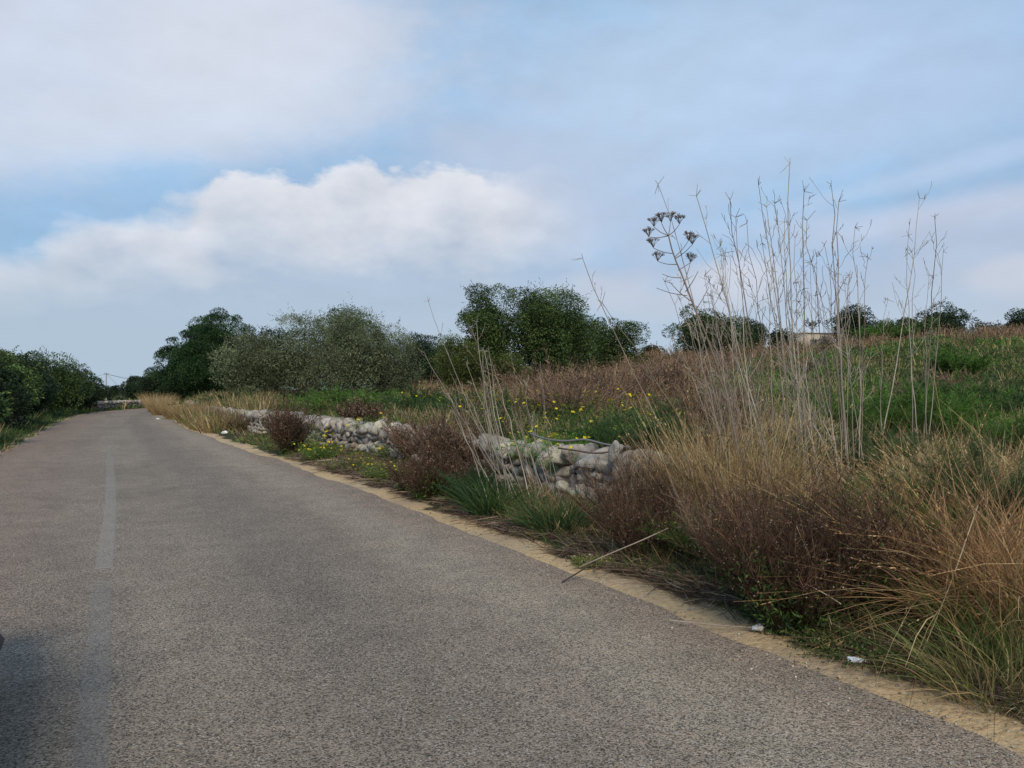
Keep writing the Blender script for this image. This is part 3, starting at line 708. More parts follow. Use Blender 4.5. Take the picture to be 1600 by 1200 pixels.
# left hedge
GL = 'trees and bushes along the left of the road'
def ltree(x, y, h, wdt, label, kind='dark', nleaf=12000, name='hedge_tree'):
    z = gz(x, y); D = x*SH+y*CH; lat = x*CH-y*SH; px = 800+1200*lat/D
    return tree(name, px, D, 608-(z+h-EYE)/D*1200, wdt/D*1200, label, kind, 0.0, nleaf, GL)
ltree(-4.0, 24, 1.75, 2.6, 'dark leafy bush at the left edge of the photo, nearest on that side', 'carob', 9000, 'hedge_bush')
ltree(-4.6, 31, 2.35, 3.6, 'dark bush behind the nearest one at the left edge', 'dark', 12000)
ltree(-5.6, 41, 3.1, 4.0, 'tall dark hedge tree behind the short left wall', 'carob', 12000)
ltree(-4.4, 46, 3.35, 4.2, 'highest tree of the left hedge with loose olive green top', 'yellow' if False else 'dark', 14000)
ltree(-3.6, 52, 3.2, 3.8, 'dark hedge tree near the road, second from the far end', 'carob', 12000)
ltree(-2.7, 58, 2.7, 3.4, 'last dark tree of the left hedge, beside the bend', 'dark', 11000)
ltree(-1.9, 62.5, 2.3, 2.8, 'low dark bush closing the left hedge at the start of the bend', 'dark', 8000)
ltree(-3.9, 36, 2.5, 2.6, 'dark bush right behind the short left wall', 'carob', 9000, 'hedge_bush')
ltree(-6.5, 62, 3.4, 5.0, 'dark tree behind the far end of the left hedge', 'dark', 7000)

# ------------------------------------------------------------------ shrubs and herbs (local space)
BROWN = [(0.20, 0.130, 0.085), (0.145, 0.090, 0.060), (0.27, 0.19, 0.125), (0.09, 0.058, 0.040)]
REDBR = [(0.088, 0.050, 0.032), (0.062, 0.036, 0.025), (0.130, 0.078, 0.048), (0.042, 0.027, 0.019)]
STRAW = [(0.44, 0.31, 0.145), (0.36, 0.24, 0.11), (0.52, 0.41, 0.23), (0.25, 0.165, 0.085)]
ORSTR = [(0.46, 0.275, 0.125), (0.36, 0.21, 0.10), (0.54, 0.37, 0.19), (0.24, 0.145, 0.08)]
GREEN = [(0.075, 0.128, 0.028), (0.048, 0.092, 0.022), (0.12, 0.18, 0.04)]
DKGRN = [(0.038, 0.078, 0.026), (0.026, 0.056, 0.020), (0.062, 0.112, 0.036)]
BRGRN = [(0.085, 0.19, 0.026), (0.06, 0.14, 0.02), (0.13, 0.25, 0.04)]
YGRN = [(0.15, 0.17, 0.05), (0.10, 0.13, 0.035), (0.22, 0.20, 0.08)]
PALE = [(0.27, 0.23, 0.18), (0.19, 0.155, 0.12), (0.34, 0.295, 0.235)]
def dome_dirs(n, spread, base_r):
    ph = rng.random(n)*2*math.pi; r = np.sqrt(rng.random(n)); th = r*spread
    D = np.c_[np.sin(th)*np.cos(ph), np.sin(th)*np.sin(ph), np.cos(th)]
    P = np.c_[base_r*r*np.cos(ph), base_r*r*np.sin(ph), np.zeros(n)]; return P, nrm(D+rng.normal(0, 0.08, (n, 3))), r
def dry_shrub(root, h, w_, n=90, cols=REDBR, specks=True, thick=0.004, leafy=0.0, tw=14):
    """woody dead weed: fans of dark stems, twigs and pale seed heads"""
    st, sp = MB(), MB()
    P, D, r = dome_dirs(n, math.atan(w_/2/h)*1.05, w_*0.10)
    L = h*rng.uniform(0.58, 1.08, n)/np.maximum(D[:, 2], 0.45)*(1-0.12*r)
    aph = np.arctan2(D[:, 1], D[:, 0]); L = L*(0.86+0.16*np.sin(2*aph+rng.random()*6)+0.14*np.sin(5*aph+rng.random()*6))*np.where(rng.random(n) < 0.12, 1.22, 1.0)
    bend = np.c_[D[:, :2]*0.12, -0.06*r]+rng.normal(0, 0.04, (n, 3))
    cc = blades(st, P, D, L, np.full(n, thick*1.5), bend, pick(cols, n, 0.2), 4, 0.35)
    m = n*tw; i = rng.integers(0, n, m); t = rng.uniform(0.25, 1.0, m); k = t*4; a = np.minimum(k.astype(int), 3); f = (k-a)[:, None]
    Q = cc[i, a]*(1-f)+cc[i, a+1]*f; d2 = nrm(D[i]+rdir(m)*0.75+np.array([0, 0, .25])); l2 = h*rng.uniform(0.07, 0.22, m)
    c2 = blades(st, Q, d2, l2, np.full(m, thick*0.75), rng.normal(0, 0.12, (m, 3)), pick(cols, m, 0.25), 2, 0.5)
    m3 = m*2; i = rng.integers(0, m, m3); Q = c2[i, rng.integers(1, 3, m3)]; d3 = nrm(d2[i]+rdir(m3)*0.9)
    blades(st, Q, d3, h*rng.uniform(0.02, 0.07, m3), np.full(m3, thick*0.6), np.zeros((m3, 3)), pick(cols, m3, 0.25), 1, 0.5)
    st.build('stems', M['twig'], root)
    if specks:
        ns = int(m*0.9); i = rng.integers(0, m, ns); Q = c2[i, -1]+rng.normal(0, 0.012*h, (ns, 3))
        leaves(sp, Q, rdir(ns), thick*2.6, thick*2.0, pick([(0.20, 0.14, 0.10), (0.30, 0.23, 0.17), (0.10, 0.06, 0.045)], ns, 0.3, [0.4, 0.2, 0.4]))
        sp.build('seed_heads', M['straw'], root)
    if leafy > 0:
        lf = MB(); nl = int(m*leafy); i = rng.integers(0, m, nl); low = cc[rng.integers(0, n, nl), rng.integers(0, 3, nl)]+rng.normal(0, 0.05*h, (nl, 3))
        leaves(lf, low, nrm(rdir(nl)+np.array([0, 0, .5])), thick*9, thick*2.6, pick(DKGRN+GREEN+GREEN, nl, 0.2)); lf.build('leaves', M['leaf'], root)
def leafy_herb(root, h, w_, n=120, cols=GREEN, fl=0, ll=0.05, lw=0.014, per=16, flcol=(0.80, 0.62, 0.03), fs=0.014):
    st, lf = MB(), MB(); P, D, r = dome_dirs(n, math.atan(w_/2/h)*1.05, w_*0.22)
    L = h*rng.uniform(0.55, 1.0, n)/np.maximum(D[:, 2], 0.5)*(1-0.15*r)
    cc = blades(st, P, D, L, np.full(n, 0.004), np.c_[D[:, :2]*0.2, -0.1*r], pick(cols, n, 0.2), 4, 0.4)
    m = n*per; i = rng.integers(0, n, m); k = rng.uniform(0.15, 1, m)*4; a = np.minimum(k.astype(int), 3); f = (k-a)[:, None]
    Q = cc[i, a]*(1-f)+cc[i, a+1]*f; d2 = nrm(D[i]*0.7+rdir(m))
    leaves(lf, Q, d2, ll*rng.uniform(0.6, 1.3, m), lw*rng.uniform(0.7, 1.3, m), pick(cols, m, 0.22))
    st.build('stems', M['grass'], root); lf.build('leaves', M['leaf'], root)
    if fl:
        i = rng.choice(n, min(fl, n), replace=False); tp = cc[i, -1]+np.array([0, 0, 0.02])
        pro = []
        for q in range(3):
            fb = MB(); flowers(fb, np.zeros((1, 3)), fs*(0.85+0.2*q), flcol); ob = fb.build('flower', M['petal'], root); ob.location = tp[q]; pro.append(ob)
        for q in range(3, len(tp)):
            ob = pro[q % 3].copy(); scene.collection.objects.link(ob); ob.location = tp[q]; ob.rotation_euler = (0, 0, rng.random()*6)
def flowers(fb, tp, size, colr):
    n = len(tp); npet = 8; N = nrm(np.array([-0.25, -0.25, 1.0])+rdir(n)*0.5)
    a = nrm(np.cross(N, rdir(n))); b = np.cross(N, a)
    for q in range(npet):
        th = q*2*math.pi/npet; d = a*math.cos(th)+b*math.sin(th); s = np.cross(N, d)
        S_ = size*rng.uniform(0.75, 1.25, n)[:, None]
        V = np.stack([tp, tp+d*S_*0.7+s*S_*0.3+N*S_*0.15, tp+d*S_*1.25+N*S_*0.05, tp+d*S_*0.7-s*S_*0.3+N*S_*0.15], 1)
        fb.add(V.reshape(-1, 3), np.arange(n*4).reshape(n, 4), np.repeat(pick([colr], n, 0.1), 4, 0))
def fennel(root, h, w_, n=5200, cols=DKGRN, thick=0.003):
    """feathery mound"""
    mbx, st = MB(), MB(); nf_ = 70; P, D, r = dome_dirs(nf_, math.atan(w_/2/h)*1.1, w_*0.12)
    L = h*rng.uniform(0.6, 1.0, nf_)/np.maximum(D[:, 2], 0.5)
    cc = blades(st, P, D, L, np.full(nf_, thick*1.4), np.c_[D[:, :2]*0.35, -0.30*r], pick(cols, nf_, 0.2), 6, 0.3)
    i = rng.integers(0, nf_, n); k = rng.uniform(0.2, 1, n)*6; a = np.minimum(k.astype(int), 5); f = (k-a)[:, None]
    Q = cc[i, a]*(1-f)+cc[i, a+1]*f; plume = (1.2-k/6)[:, None]
    d2 = nrm(rdir(n)+D[i]*0.8+np.array([0, 0, .2])); l2 = h*rng.uniform(0.10, 0.24, n)*plume[:, 0]
    c2 = blades(mbx, Q, d2, l2, np.full(n, thick), rng.normal(0, 0.2, (n, 3)), pick(cols, n, 0.22), 2, 0.3)
    m = n*2; j = rng.integers(0, n, m); blades(mbx, c2[j, 1], nrm(d2[j]+rdir(m)*0.9), h*rng.uniform(0.03, 0.10, m), np.full(m, thick*0.8), np.zeros((m, 3)), pick(cols, m, 0.22), 1, 0.3)
    st.build('stems', M['grass'], root); mbx.build('fronds', M['grass'], root)
def tussock(root, h, w_, n=900, cols=STRAW, thick=0.0028, droop=0.45, name='blades', spread=None, heads=0, base_r=0.18, lean=(0, 0), wild=0.0):
    b = MB(); P, D, r = dome_dirs(n, spread or math.atan(w_/2/h), w_*base_r); D = nrm(D+np.array([lean[0], lean[1], 0])+rng.normal(0, wild+1e-6, (n, 3)))
    L = h*rng.uniform(0.5, 1.12, n)*(1.08/np.maximum(D[:, 2], 0.75) if wild == 0 else 1.0)
    hd = nrm(np.c_[D[:, :2]+rng.normal(0, 0.25, (n, 2)), np.zeros(n)])
    dr = droop*rng.uniform(0.2, 1.2, n)[:, None]
    bend = hd*dr*0.7+np.array([0, 0, -0.5])*dr+rng.normal(0, wild*0.65+1e-6, (n, 3))
    cc = blades(b, P, D, L, thick*rng.uniform(0.6, 1.5, n), bend, pick(cols, n, 0.2), 5, 0.15)
    b.build(name, M['straw'] if cols in (STRAW, ORSTR, BROWN) else M['grass'], root)
    if heads:
        hb = MB(); i = rng.choice(n, heads, replace=False)
        for q in range(9):
            f = rng.random((heads, 1)); Q = cc[i, 4]*(1-f)+cc[i, 5]*f
            leaves(hb, Q, nrm(cc[i, 5]-cc[i, 4]+rdir(heads)*0.02), thick*5, thick*1.4, pick(cols, heads, 0.2))
        hb.build('seed_heads', M['straw'], root)
def thing(name, px, D, label, cat, group=None, rz=None, dz=0.0, scale=1.0):
    x, y, z = at3(px, D); return empty(name, (x, y, z+dz-0.02), rng.random()*6.28 if rz is None else rz, label, cat, group, scale)

# --- verge in front of the wall, near to far
t = thing('dry_shrub', 1235, 4.75, 'large dark brown dead shrub with pale seed specks, biggest at the roadside', 'shrub', 'dead brown shrubs'); dry_shrub(t, 0.98, 1.30, 230, REDBR, True, 0.0046, 1.2, 22)
t = thing('dry_shrub', 1345, 4.8, 'dark brown dead shrub merging into the tangled straw on its right', 'shrub', 'dead brown shrubs'); dry_shrub(t, 0.92, 1.1, 150, REDBR, True, 0.0046, 1.0, 20)
t = thing('dry_shrub', 1150, 5.7, 'mid brown dead shrub at the left of the biggest roadside one', 'shrub', 'dead brown shrubs'); dry_shrub(t, 0.85, 0.9, 110, BROWN, True, 0.0046, 0.6, 18)
t = thing('dry_shrub', 1005, 6.6, 'airy reddish dead shrub in front of the near end of the wall', 'shrub', 'dead brown shrubs'); dry_shrub(t, 0.82, 1.05, 90, REDBR, True, 0.0050, 0.2, 18)
t = thing('dry_shrub', 990, 7.45, 'brown dead shrub hiding the near end of the wall', 'shrub', 'dead brown shrubs'); dry_shrub(t, 0.90, 1.0, 120, BROWN+REDBR[:2], True, 0.0050, 0.2, 18)
t = thing('dry_shrub', 1075, 7.6, 'brown dead shrub standing behind the end of the wall', 'shrub', 'dead brown shrubs'); dry_shrub(t, 0.95, 1.2, 120, BROWN, True, 0.0055, 0.2, 16)
t = thing('dry_shrub', 675, 10.3, 'dark reddish dead shrub spilling from the wall over the sandy edge', 'shrub', 'dead brown shrubs'); dry_shrub(t, 0.78, 1.1, 130, REDBR, True, 0.0060, 1.0, 18)
t = thing('dry_shrub', 725, 10.0, 'dark dead shrub between the reddish one and the green tuft', 'shrub', 'dead brown shrubs'); dry_shrub(t, 0.70, 0.95, 110, REDBR, True, 0.0060, 1.6, 16)
t = thing('dry_shrub', 640, 11.0, 'low dark dead shrub at the left end of the roadside shrub mass', 'shrub', 'dead brown shrubs'); dry_shrub(t, 0.58, 0.85, 90, REDBR, True, 0.0060, 1.0, 16)
t = thing('dry_shrub', 452, 17.3, 'rounded dark purple brown shrub alone against the wall', 'shrub', 'dead brown shrubs'); dry_shrub(t, 1.22, 1.15, 190, REDBR, True, 0.009, 0.3, 18)
t = thing('dry_shrub', 375, 26.0, 'small brown dead shrub at the foot of the far wall', 'shrub', 'dead brown shrubs'); dry_shrub(t, 0.75, 1.4, 90, BROWN, False, 0.010, 0.3, 12)
t = thing('dry_shrub', 345, 28.5, 'brown dead shrub beside the straw tuft far along the wall', 'shrub', 'dead brown shrubs'); dry_shrub(t, 0.85, 1.0, 80, BROWN, False, 0.011, 0.0, 12)
t = thing('flowering_herb', 500, 15.6, 'green plant with yellow flowers next to the dark purple brown shrub', 'plant', 'yellow flowering plants on the verge'); leafy_herb(t, 0.48, 0.75, 130, YGRN+BRGRN, 55, 0.05, 0.014, 16, fs=0.020)
t = thing('flowering_herb', 545, 13.9, 'straggly dull green plant with few yellow flowers under the wall', 'plant', 'yellow flowering plants on the verge'); leafy_herb(t, 0.36, 1.0, 140, YGRN+BROWN+GREEN, 22, 0.05, 0.010, 12, fs=0.018)
t = thing('flowering_herb', 598, 12.4, 'yellow flowering plant just left of the reddish dead shrub', 'plant', 'yellow flowering plants on the verge'); leafy_herb(t, 0.36, 0.75, 120, GREEN+YGRN, 26, 0.045, 0.012, 14, fs=0.018)
t = thing('grass_tuft', 770, 8.9, 'dark green leafy tuft at the road edge below the leaning dry stalks', 'grass tuft', 'green tufts at the wall foot'); tussock(t, 0.60, 0.75, 330, DKGRN+GREEN[:1], 0.016, 0.6, wild=0.15, base_r=0.3); 
t = thing('grass_tuft', 745, 9.4, 'feathery green fennel growing against the wall beside the green tuft', 'plant', 'green tufts at the wall foot'); fennel(t, 0.62, 0.8, 4200, DKGRN, 0.004)
t = thing('grass_tuft', 868, 7.9, 'arching dark green grass tuft in front of the pale coping stones', 'grass tuft', 'green tufts at the wall foot'); tussock(t, 0.52, 0.85, 260, DKGRN+GREEN[:1], 0.013, 0.55, spread=0.8, wild=0.10, base_r=0.25)
t = thing('grass_tuft', 835, 8.1, 'thin yellowish grass tuft leaning left of the arching green one', 'grass tuft', 'green tufts at the wall foot'); tussock(t, 0.45, 0.7, 380, YGRN, 0.003, 0.4)
t = thing('straw_tuft', 318, 31, 'upright straw tuft where the sandy edge disappears far along the road', 'grass tuft', 'straw tufts along the road edge'); tussock(t, 1.05, 1.0, 900, STRAW, 0.011, 0.25, spread=0.45)
t = thing('straw_tuft', 292, 34, 'pale straw tuft second from the standing one towards the bend', 'grass tuft', 'straw tufts along the road edge'); tussock(t, 0.9, 1.4, 900, STRAW, 0.012, 0.3, spread=0.5)
t = thing('straw_tuft', 270, 38, 'golden straw tuft overhanging the road before the bend', 'grass tuft', 'straw tufts along the road edge'); tussock(t, 1.05, 1.6, 1000, STRAW, 0.013, 0.3, spread=0.5)
t = thing('straw_tuft', 250, 44, 'golden straw tuft at the inner corner of the bend', 'grass tuft', 'straw tufts along the road edge'); tussock(t, 1.15, 1.8, 1000, STRAW, 0.015, 0.3, spread=0.5)
t = thing('straw_tuft', 243, 50, 'farthest straw tuft, hiding the road round the bend', 'grass tuft', 'straw tufts along the road edge'); tussock(t, 1.3, 2.0, 900, STRAW, 0.017, 0.3, spread=0.5)
# tangled straw at right
for px, D, h, wd, lab, cols, n in [
        (1500, 4.9, 0.92, 0.95, 'orange straw tussock with drooping blades right of the dark shrub', ORSTR, 2000),
        (1570, 4.5, 0.92, 1.0, 'thick orange brown straw tussock near the right edge', ORSTR, 2000),
        (1600, 4.6, 1.05, 1.0, 'straw tussock cut off by the right edge of the photo', ORSTR, 1500),
        (1420, 6.0, 0.62, 1.3, 'paler straw tussock higher up behind the orange ones', STRAW, 1700),
        (1560, 6.2, 0.68, 1.4, 'wide straw tussock up the bank at the right', STRAW, 1700),
        (1310, 6.3, 0.45, 1.1, 'pale matted straw behind the biggest dark shrub', STRAW, 1300)]:
    t = thing('straw_tussock', px, D, lab, 'grass tuft', 'straw tussocks on the right bank'); tussock(t, h, wd, int(n*0.62), cols, 0.0058, 0.75, heads=160, base_r=0.50, wild=0.34, spread=0.34)
t = thing('grass_tuft', 1555, 3.75, 'yellow green arching grass tuft at the bottom right corner', 'grass tuft', 'straw tussocks on the right bank'); tussock(t, 0.55, 0.8, 420, YGRN+STRAW[:1], 0.0048, 0.8, wild=0.18, base_r=0.35)
t = thing('grass_tuft', 1600, 4.0, 'bright green grass behind the arching tuft at the right edge', 'grass tuft', 'straw tussocks on the right bank'); tussock(t, 0.60, 0.7, 420, YGRN+BRGRN, 0.0050, 0.5, wild=0.15, base_r=0.4)
# golden upright grass on the wall end
for px, D, h, wd, lab in [(1120, 6.9, 1.32, 0.6, 'golden upright grass left of the tall stalk clump'),
                          (1165, 6.6, 1.25, 0.6, 'golden upright grass straight below the tall stalks'),
                          (1215, 6.4, 0.95, 0.6, 'shorter golden grass at the right foot of the tall stalks'),
                          (1080, 7.6, 1.05, 0.7, 'loose golden grass leaning left beside the brown shrub')]:
    t = thing('golden_grass', px, D, lab, 'grass tuft', 'golden grass around the tall stalks'); tussock(t, h, wd, 700, STRAW, 0.0058, 0.22, spread=0.36, heads=160, base_r=0.45, lean=(-0.10, 0.06), wild=0.10)

# --- plants behind the wall
for px, D, h, wd, lab, c, n in [
        (705, 12.6, 1.15, 1.9, 'big rounded brown shrub just behind the wall, left of the thin stalks', BROWN+REDBR[:2], 260),
        (650, 14.5, 0.9, 1.3, 'brown shrub leaning over the wall top at the left of the big one', BROWN, 110),
        (755, 12.2, 1.0, 1.2, 'brown shrub among the thin leaning stalks', BROWN, 110),
        (565, 18.5, 0.75, 1.3, 'small dark brown shrub in the green weeds behind the wall', REDBR, 110),
        (870, 23, 1.5, 3.2, 'broad reddish brown shrub in front of the biggest carob', BROWN, 220),
        (960, 19, 1.35, 2.4, 'pale brown shrub left of the feathery green mounds', BROWN, 200),
        (1035, 21, 1.45, 2.6, 'brown shrub under the gap in the trees', BROWN, 200),
        (890, 16, 1.15, 1.9, 'brown shrub behind the bright green flowering patch', BROWN, 150),
        (1120, 10.0, 1.15, 1.4, 'brown shrub behind the golden grass', BROWN, 170),
        (1470, 17, 0.9, 2.2, 'brown shrub in front of the spreading skyline tree', BROWN, 150)]:
    t = thing('brown_shrub', px, D, lab, 'shrub', 'brown shrubs in the field'); dry_shrub(t, h, wd, n, c, True, 0.0008*D, 0.1, 16)
protoF = []
for k, (cols, hh_) in enumerate([(DKGRN, 0.6), (GREEN, 0.6), (DKGRN, 0.75)]):
    pass
fen = [(1105, 6.3, 0.50, 0.6, 1, 'green feathery plant between the brown dead shrubs at the roadside'),
       (1300, 5.75, 0.72, 0.8, 0, 'dark green feathery plant rising behind the biggest dead shrub'),
       (1405, 5.35, 0.80, 0.75, 1, 'light green feathery plant in front of the straw bank'),
       (1530, 5.3, 0.98, 0.8, 0, 'green feathery plant poking out of the orange straw'),
       (1015, 9.6, 0.62, 0.9, 0, 'soft dark green fennel mound right of the yellow flowers'),
       (955, 10.6, 0.55, 0.9, 0, 'feathery green mound touching the bright flowering patch'),
       (1075, 10.8, 0.75, 1.0, 0, 'dark green feathery mound behind the brown end shrub'),
       (1270, 7.4, 0.72, 1.0, 0, 'dark green fennel at the foot of the tallest stalks'),
       (1345, 7.8, 0.7, 1.0, 0, 'dark green fennel right of the tallest stalks'),
       (1370, 10.5, 0.75, 1.2, 1, 'feathery mound between the two stalk clumps'),
       (1480, 10.0, 0.8, 1.3, 1, 'light green feathery mound below the right stalk clump'),
       (1550, 13.0, 0.85, 1.5, 0, 'dull green mound near the skyline at the right edge'),
       (1595, 8.3, 0.85, 1.1, 1, 'bright green mound at the right edge above the straw'),
       (1440, 14.0, 0.8, 1.3, 0, 'green mound behind the right stalk clump'),
       (1495, 24, 1.0, 1.3, 1, 'small light green bush standing out near the skyline wall'),
       (1375, 60, 2.2, 3.2, 1, 'bright green bush in front of the skyline trees'),
       (800, 17, 0.75, 1.9, 0, 'green fennel mound left of the reddish brown shrubs'),
       (740, 20, 0.75, 1.9, 0, 'green mound behind the thin leaning stalks'),
       (660, 23, 0.8, 2.4, 0, 'green mound in front of the dark trees'),
       (530, 24, 0.85, 1.9, 1, 'bright green mound in front of the olives'),
       (590, 27, 0.8, 2.4, 1, 'pale green mound right of the bright one by the olives'),
       (370, 34, 0.8, 2.6, 0, 'far green mound above the wall near the straw')]
prot = {}
for (px, D, h, wd, k, lab) in fen:
    t = thing('fennel_mound', px, D, lab, 'plant', 'green fennel mounds in the field')
    fennel(t, h*(1.0 if D < 8.5 or D > 50 else 1.35), wd*(1.0 if D < 8.5 else 1.3), 5200 if D < 12 else 4000, DKGRN+GREEN[:1] if k == 0 else GREEN+BRGRN, max(0.004, 0.0007*D))
for (px, D, h, wd, fl, cols, lab) in [
        (905, 10.2, 0.66, 1.5, 60, BRGRN, 'bright green herb dotted with yellow flowers behind the fallen pipe'),
        (860, 10.9, 0.66, 1.3, 40, BRGRN, 'bright green herb with yellow flowers, left of the brightest'),
        (950, 10.6, 0.60, 1.1, 18, BRGRN, 'deep green herb with yellow flowers beside the fennel'),
        (940, 13.5, 1.0, 1.6, 24, GREEN, 'tall green herb with orange yellow flowers in front of the brown shrubs'),
        (800, 12.2, 0.85, 1.4, 30, DKGRN+GREEN, 'dark green herb with yellow flowers among the leaning stalks'),
        (600, 17.0, 0.55, 1.4, 16, GREEN, 'green herb with a few yellow flowers near the small dark shrub'),
        (620, 15.5, 0.40, 1.0, 26, GREEN+YGRN, 'low green herb with yellow flowers on top of the wall'),
        (520, 19.5, 0.55, 1.8, 36, GREEN, 'green flowering weeds directly above the wall, left part'),
        (1100, 6.4, 0.55, 0.8, 12, DKGRN+GREEN, 'dark green herb with yellow flowers between the dead shrubs'),
        (1330, 4.35, 0.15, 0.7, 0, DKGRN+YGRN, 'low green leaves at the foot of the biggest dead shrub'),
        (1430, 4.05, 0.14, 0.6, 0, GREEN+YGRN+BROWN, 'low green leaves by the plastic bottle'),
        (925, 6.5, 0.09, 0.28, 10, YGRN, 'tiny white flowered weed at the foot of the wall')]:
    t = thing('flowering_herb' if fl else 'leafy_weed', px, D, lab, 'plant', 'green herbs along the wall')
    leafy_herb(t, h, wd, 160, cols, fl, 0.055 if D > 8 else (0.04 if D > 5 else 0.022), 0.012 if D > 5 else 0.008, 18, fs=0.0019*D if fl != 10 else 0.007, flcol=(0.80, 0.62, 0.03) if fl != 10 else (0.75, 0.75, 0.7))

# ------------------------------------------------------------------ tall dry stalks
def curve_pts(a, b, bow, m=9, kink=0.012):
    a, b = np.array(a, float), np.array(b, float); t = np.linspace(0, 1, m)[:, None]
    p = a*(1-t)+b*t; d = b-a; s = nrm(np.cross(d, [0.3, 1, 0.1])[None])[0]
    p += s*bow*np.sin(math.pi*t)*np.linalg.norm(d); p[1:] += rng.normal(0, kink, (m-1, 3))*np.linspace(0.2, 1, m-1)[:, None]; return p
def stalk(root, a, b, r0, bow=0.02, nb_=7, umb=0, start=0.35, blen=0.22, name='stalk'):
    """one bare stem with forked side twigs; a,b local; umb: number of umbels carried by the twigs"""
    mbs = MB(); p = curve_pts(a, b, bow, 11); H = np.linalg.norm(p[-1]-p[0]); tt = np.linspace(0, 1, 11)
    colr = pick(PALE, 1, 0.12)[0]; tubes(mbs, p[None], (r0*(1-0.66*tt))[None], colr, 5)
    n = nb_
    t = np.sort(rng.uniform(start, 0.99, n)); k = t*10; i = np.minimum(k.astype(int), 9); f = (k-i)[:, None]
    Q = p[i]*(1-f)+p[i+1]*f; ax = nrm((p[i+1]-p[i])); sd_ = nrm(np.cross(ax, rdir(n))); d = nrm(ax*rng.uniform(0.7, 1.3, (n, 1))+sd_*0.8)
    l = blen*H*rng.uniform(0.35, 1.0, n)*(1.15-0.65*t)/1.0
    s = np.linspace(0, 1, 5)[None, :, None]; C = Q[:, None]+d[:, None]*s*l[:, None, None]+ax[:, None]*(s**2)*(l*0.35)[:, None, None]
    C[:, 1:] += rng.normal(0, 0.006, (n, 4, 3)); rr = (r0*0.38*(1-0.6*t))[:, None]*(1-0.6*s[0, :, 0])[None]
    tubes(mbs, C, np.maximum(rr, 0.0019), colr, 4)
    # forks at twig ends
    m = n*2; j = rng.integers(0, n, m); e = rng.integers(2, 5, m); Q2 = C[j, e]; d2 = nrm(d[j]+rdir(m)*0.7+ax[j]*0.4); l2 = l[j]*rng.uniform(0.18, 0.4, m)
    C2 = Q2[:, None]+d2[:, None]*np.linspace(0, 1, 3)[None, :, None]*l2[:, None, None]
    tubes(mbs, C2, np.tile([0.0024, 0.0021, 0.0017], (m, 1)), colr, 3)
    # forked tip
    d3 = nrm((p[-1]-p[-2])[None]+rdir(4)*0.5); C3 = p[-1][None, None]+d3[:, None]*np.linspace(0, 1, 3)[None, :, None]*(H*rng.uniform(0.015, 0.045, 4))[:, None, None]
    tubes(mbs, C3, np.tile([0.0030, 0.0024, 0.0018], (4, 1)), colr, 3)
    ob = mbs.build(name, M['twig'], root)
    if umb:
        idx_ = np.argsort(-t)[:umb]
        for q in idx_:
            ub = MB()
            c0 = C[q, -1]; dd = nrm(np.array([[0, 0, 1.0]])+d[q][None]*0.4)[0]
            for a_ in range(15):
                r1 = nrm((dd+rdir(1)[0]*0.75)[None])[0]; e1 = c0+r1*rng.uniform(0.05, 0.10)
                tubes(ub, np.array([[c0, (c0+e1)/2, e1]]), np.array([[0.0016, 0.0013, 0.001]]), colr*0.6, 3)
                r2 = nrm(r1[None]+rdir(8)*0.8); C4 = e1[None, None]+r2[:, None]*np.linspace(0, 1, 2)[None, :, None]*0.026
                tubes(ub, C4, np.tile([0.0011, 0.0011], (8, 1)), colr*0.5, 3)
                stones(ub, C4[:, -1], np.full((8, 3), 0.0042), rotm(np.zeros(8), np.zeros(8), np.zeros(8)), np.tile(colr*0.45, (8, 1)), 1)
            ub.build('umbel', M['twig'], ob)
    return ob
def clump(name, px0, D0, label, spec, r0=0.0076, **kw):
    """spec: (base column, top column, top row, depth offset at the base, depth offset at the tip, radius factor, opts)"""
    x0, y0, z0 = at3(px0, D0); root = empty(name, (x0, y0, z0), 0, label, 'dry plant', 'tall dry stalks'); o3 = np.array([x0, y0, z0])
    for s in spec:
        bx, tx, ty, d0, d1, rf = s[:6]; o = s[6] if len(s) > 6 else {}
        xa, ya = at(bx, D0+d0); za = gz(xa, ya)-0.03
        Dt = D0+d1; xb, yb = at(tx, Dt); zb_ = ztop(ty, Dt)
        stalk(root, np.array([xa, ya, za])-o3, np.array([xb, yb, zb_])-o3, r0*rf, o.get('bow', rng.normal(0, 0.018)), o.get('nb', int(rng.integers(5, 10))), o.get('umb', 0), o.get('start', 0.35), o.get('blen', 0.16))
    return root
def W3_(px, py, D): x, y = at(px, D); return (x, y, ztop(py, D))
R_ = lambda a, b: float(rng.uniform(a, b))
def umbel(parent, c0, dd, colr, R0=0.085, nr=16):
    ub = MB(); c0 = np.array(c0); dd = np.array(dd)
    r1 = nrm(dd[None]+rdir(nr)*0.62); e = c0+r1*rng.uniform(0.75, 1.1, (nr, 1))*R0
    tubes(ub, np.stack([np.repeat(c0[None], nr, 0), (c0+e)/2+dd*0.004, e], 1), np.tile([0.0022, 0.0018, 0.0016], (nr, 1)), colr*0.7, 3)
    m = nr*6; i = np.repeat(np.arange(nr), 6); f = e[i]+nrm(r1[i]+rdir(m)*0.8)*0.026
    tubes(ub, np.stack([e[i], f], 1), np.tile([0.0013, 0.0013], (m, 1)), colr*0.6, 3)
    stones(ub, f, np.full((m, 3), 0.0023), rotm(np.zeros(m), np.zeros(m), np.zeros(m)), np.tile(colr*1.0, (m, 1)), 1, rough=0.0)
    ub.build('umbel', M['twig'], parent)
x0, y0, z0 = at3(1165, 7.0); root = empty('umbel_stalk', (x0, y0, z0), 0, 'thick dry stalk carrying open brown umbels, at the left of the tall clump', 'dry plant', 'tall dry stalks'); o3 = np.array([x0, y0, z0])
uc = np.array([0.20, 0.155, 0.115]); mbs = MB()
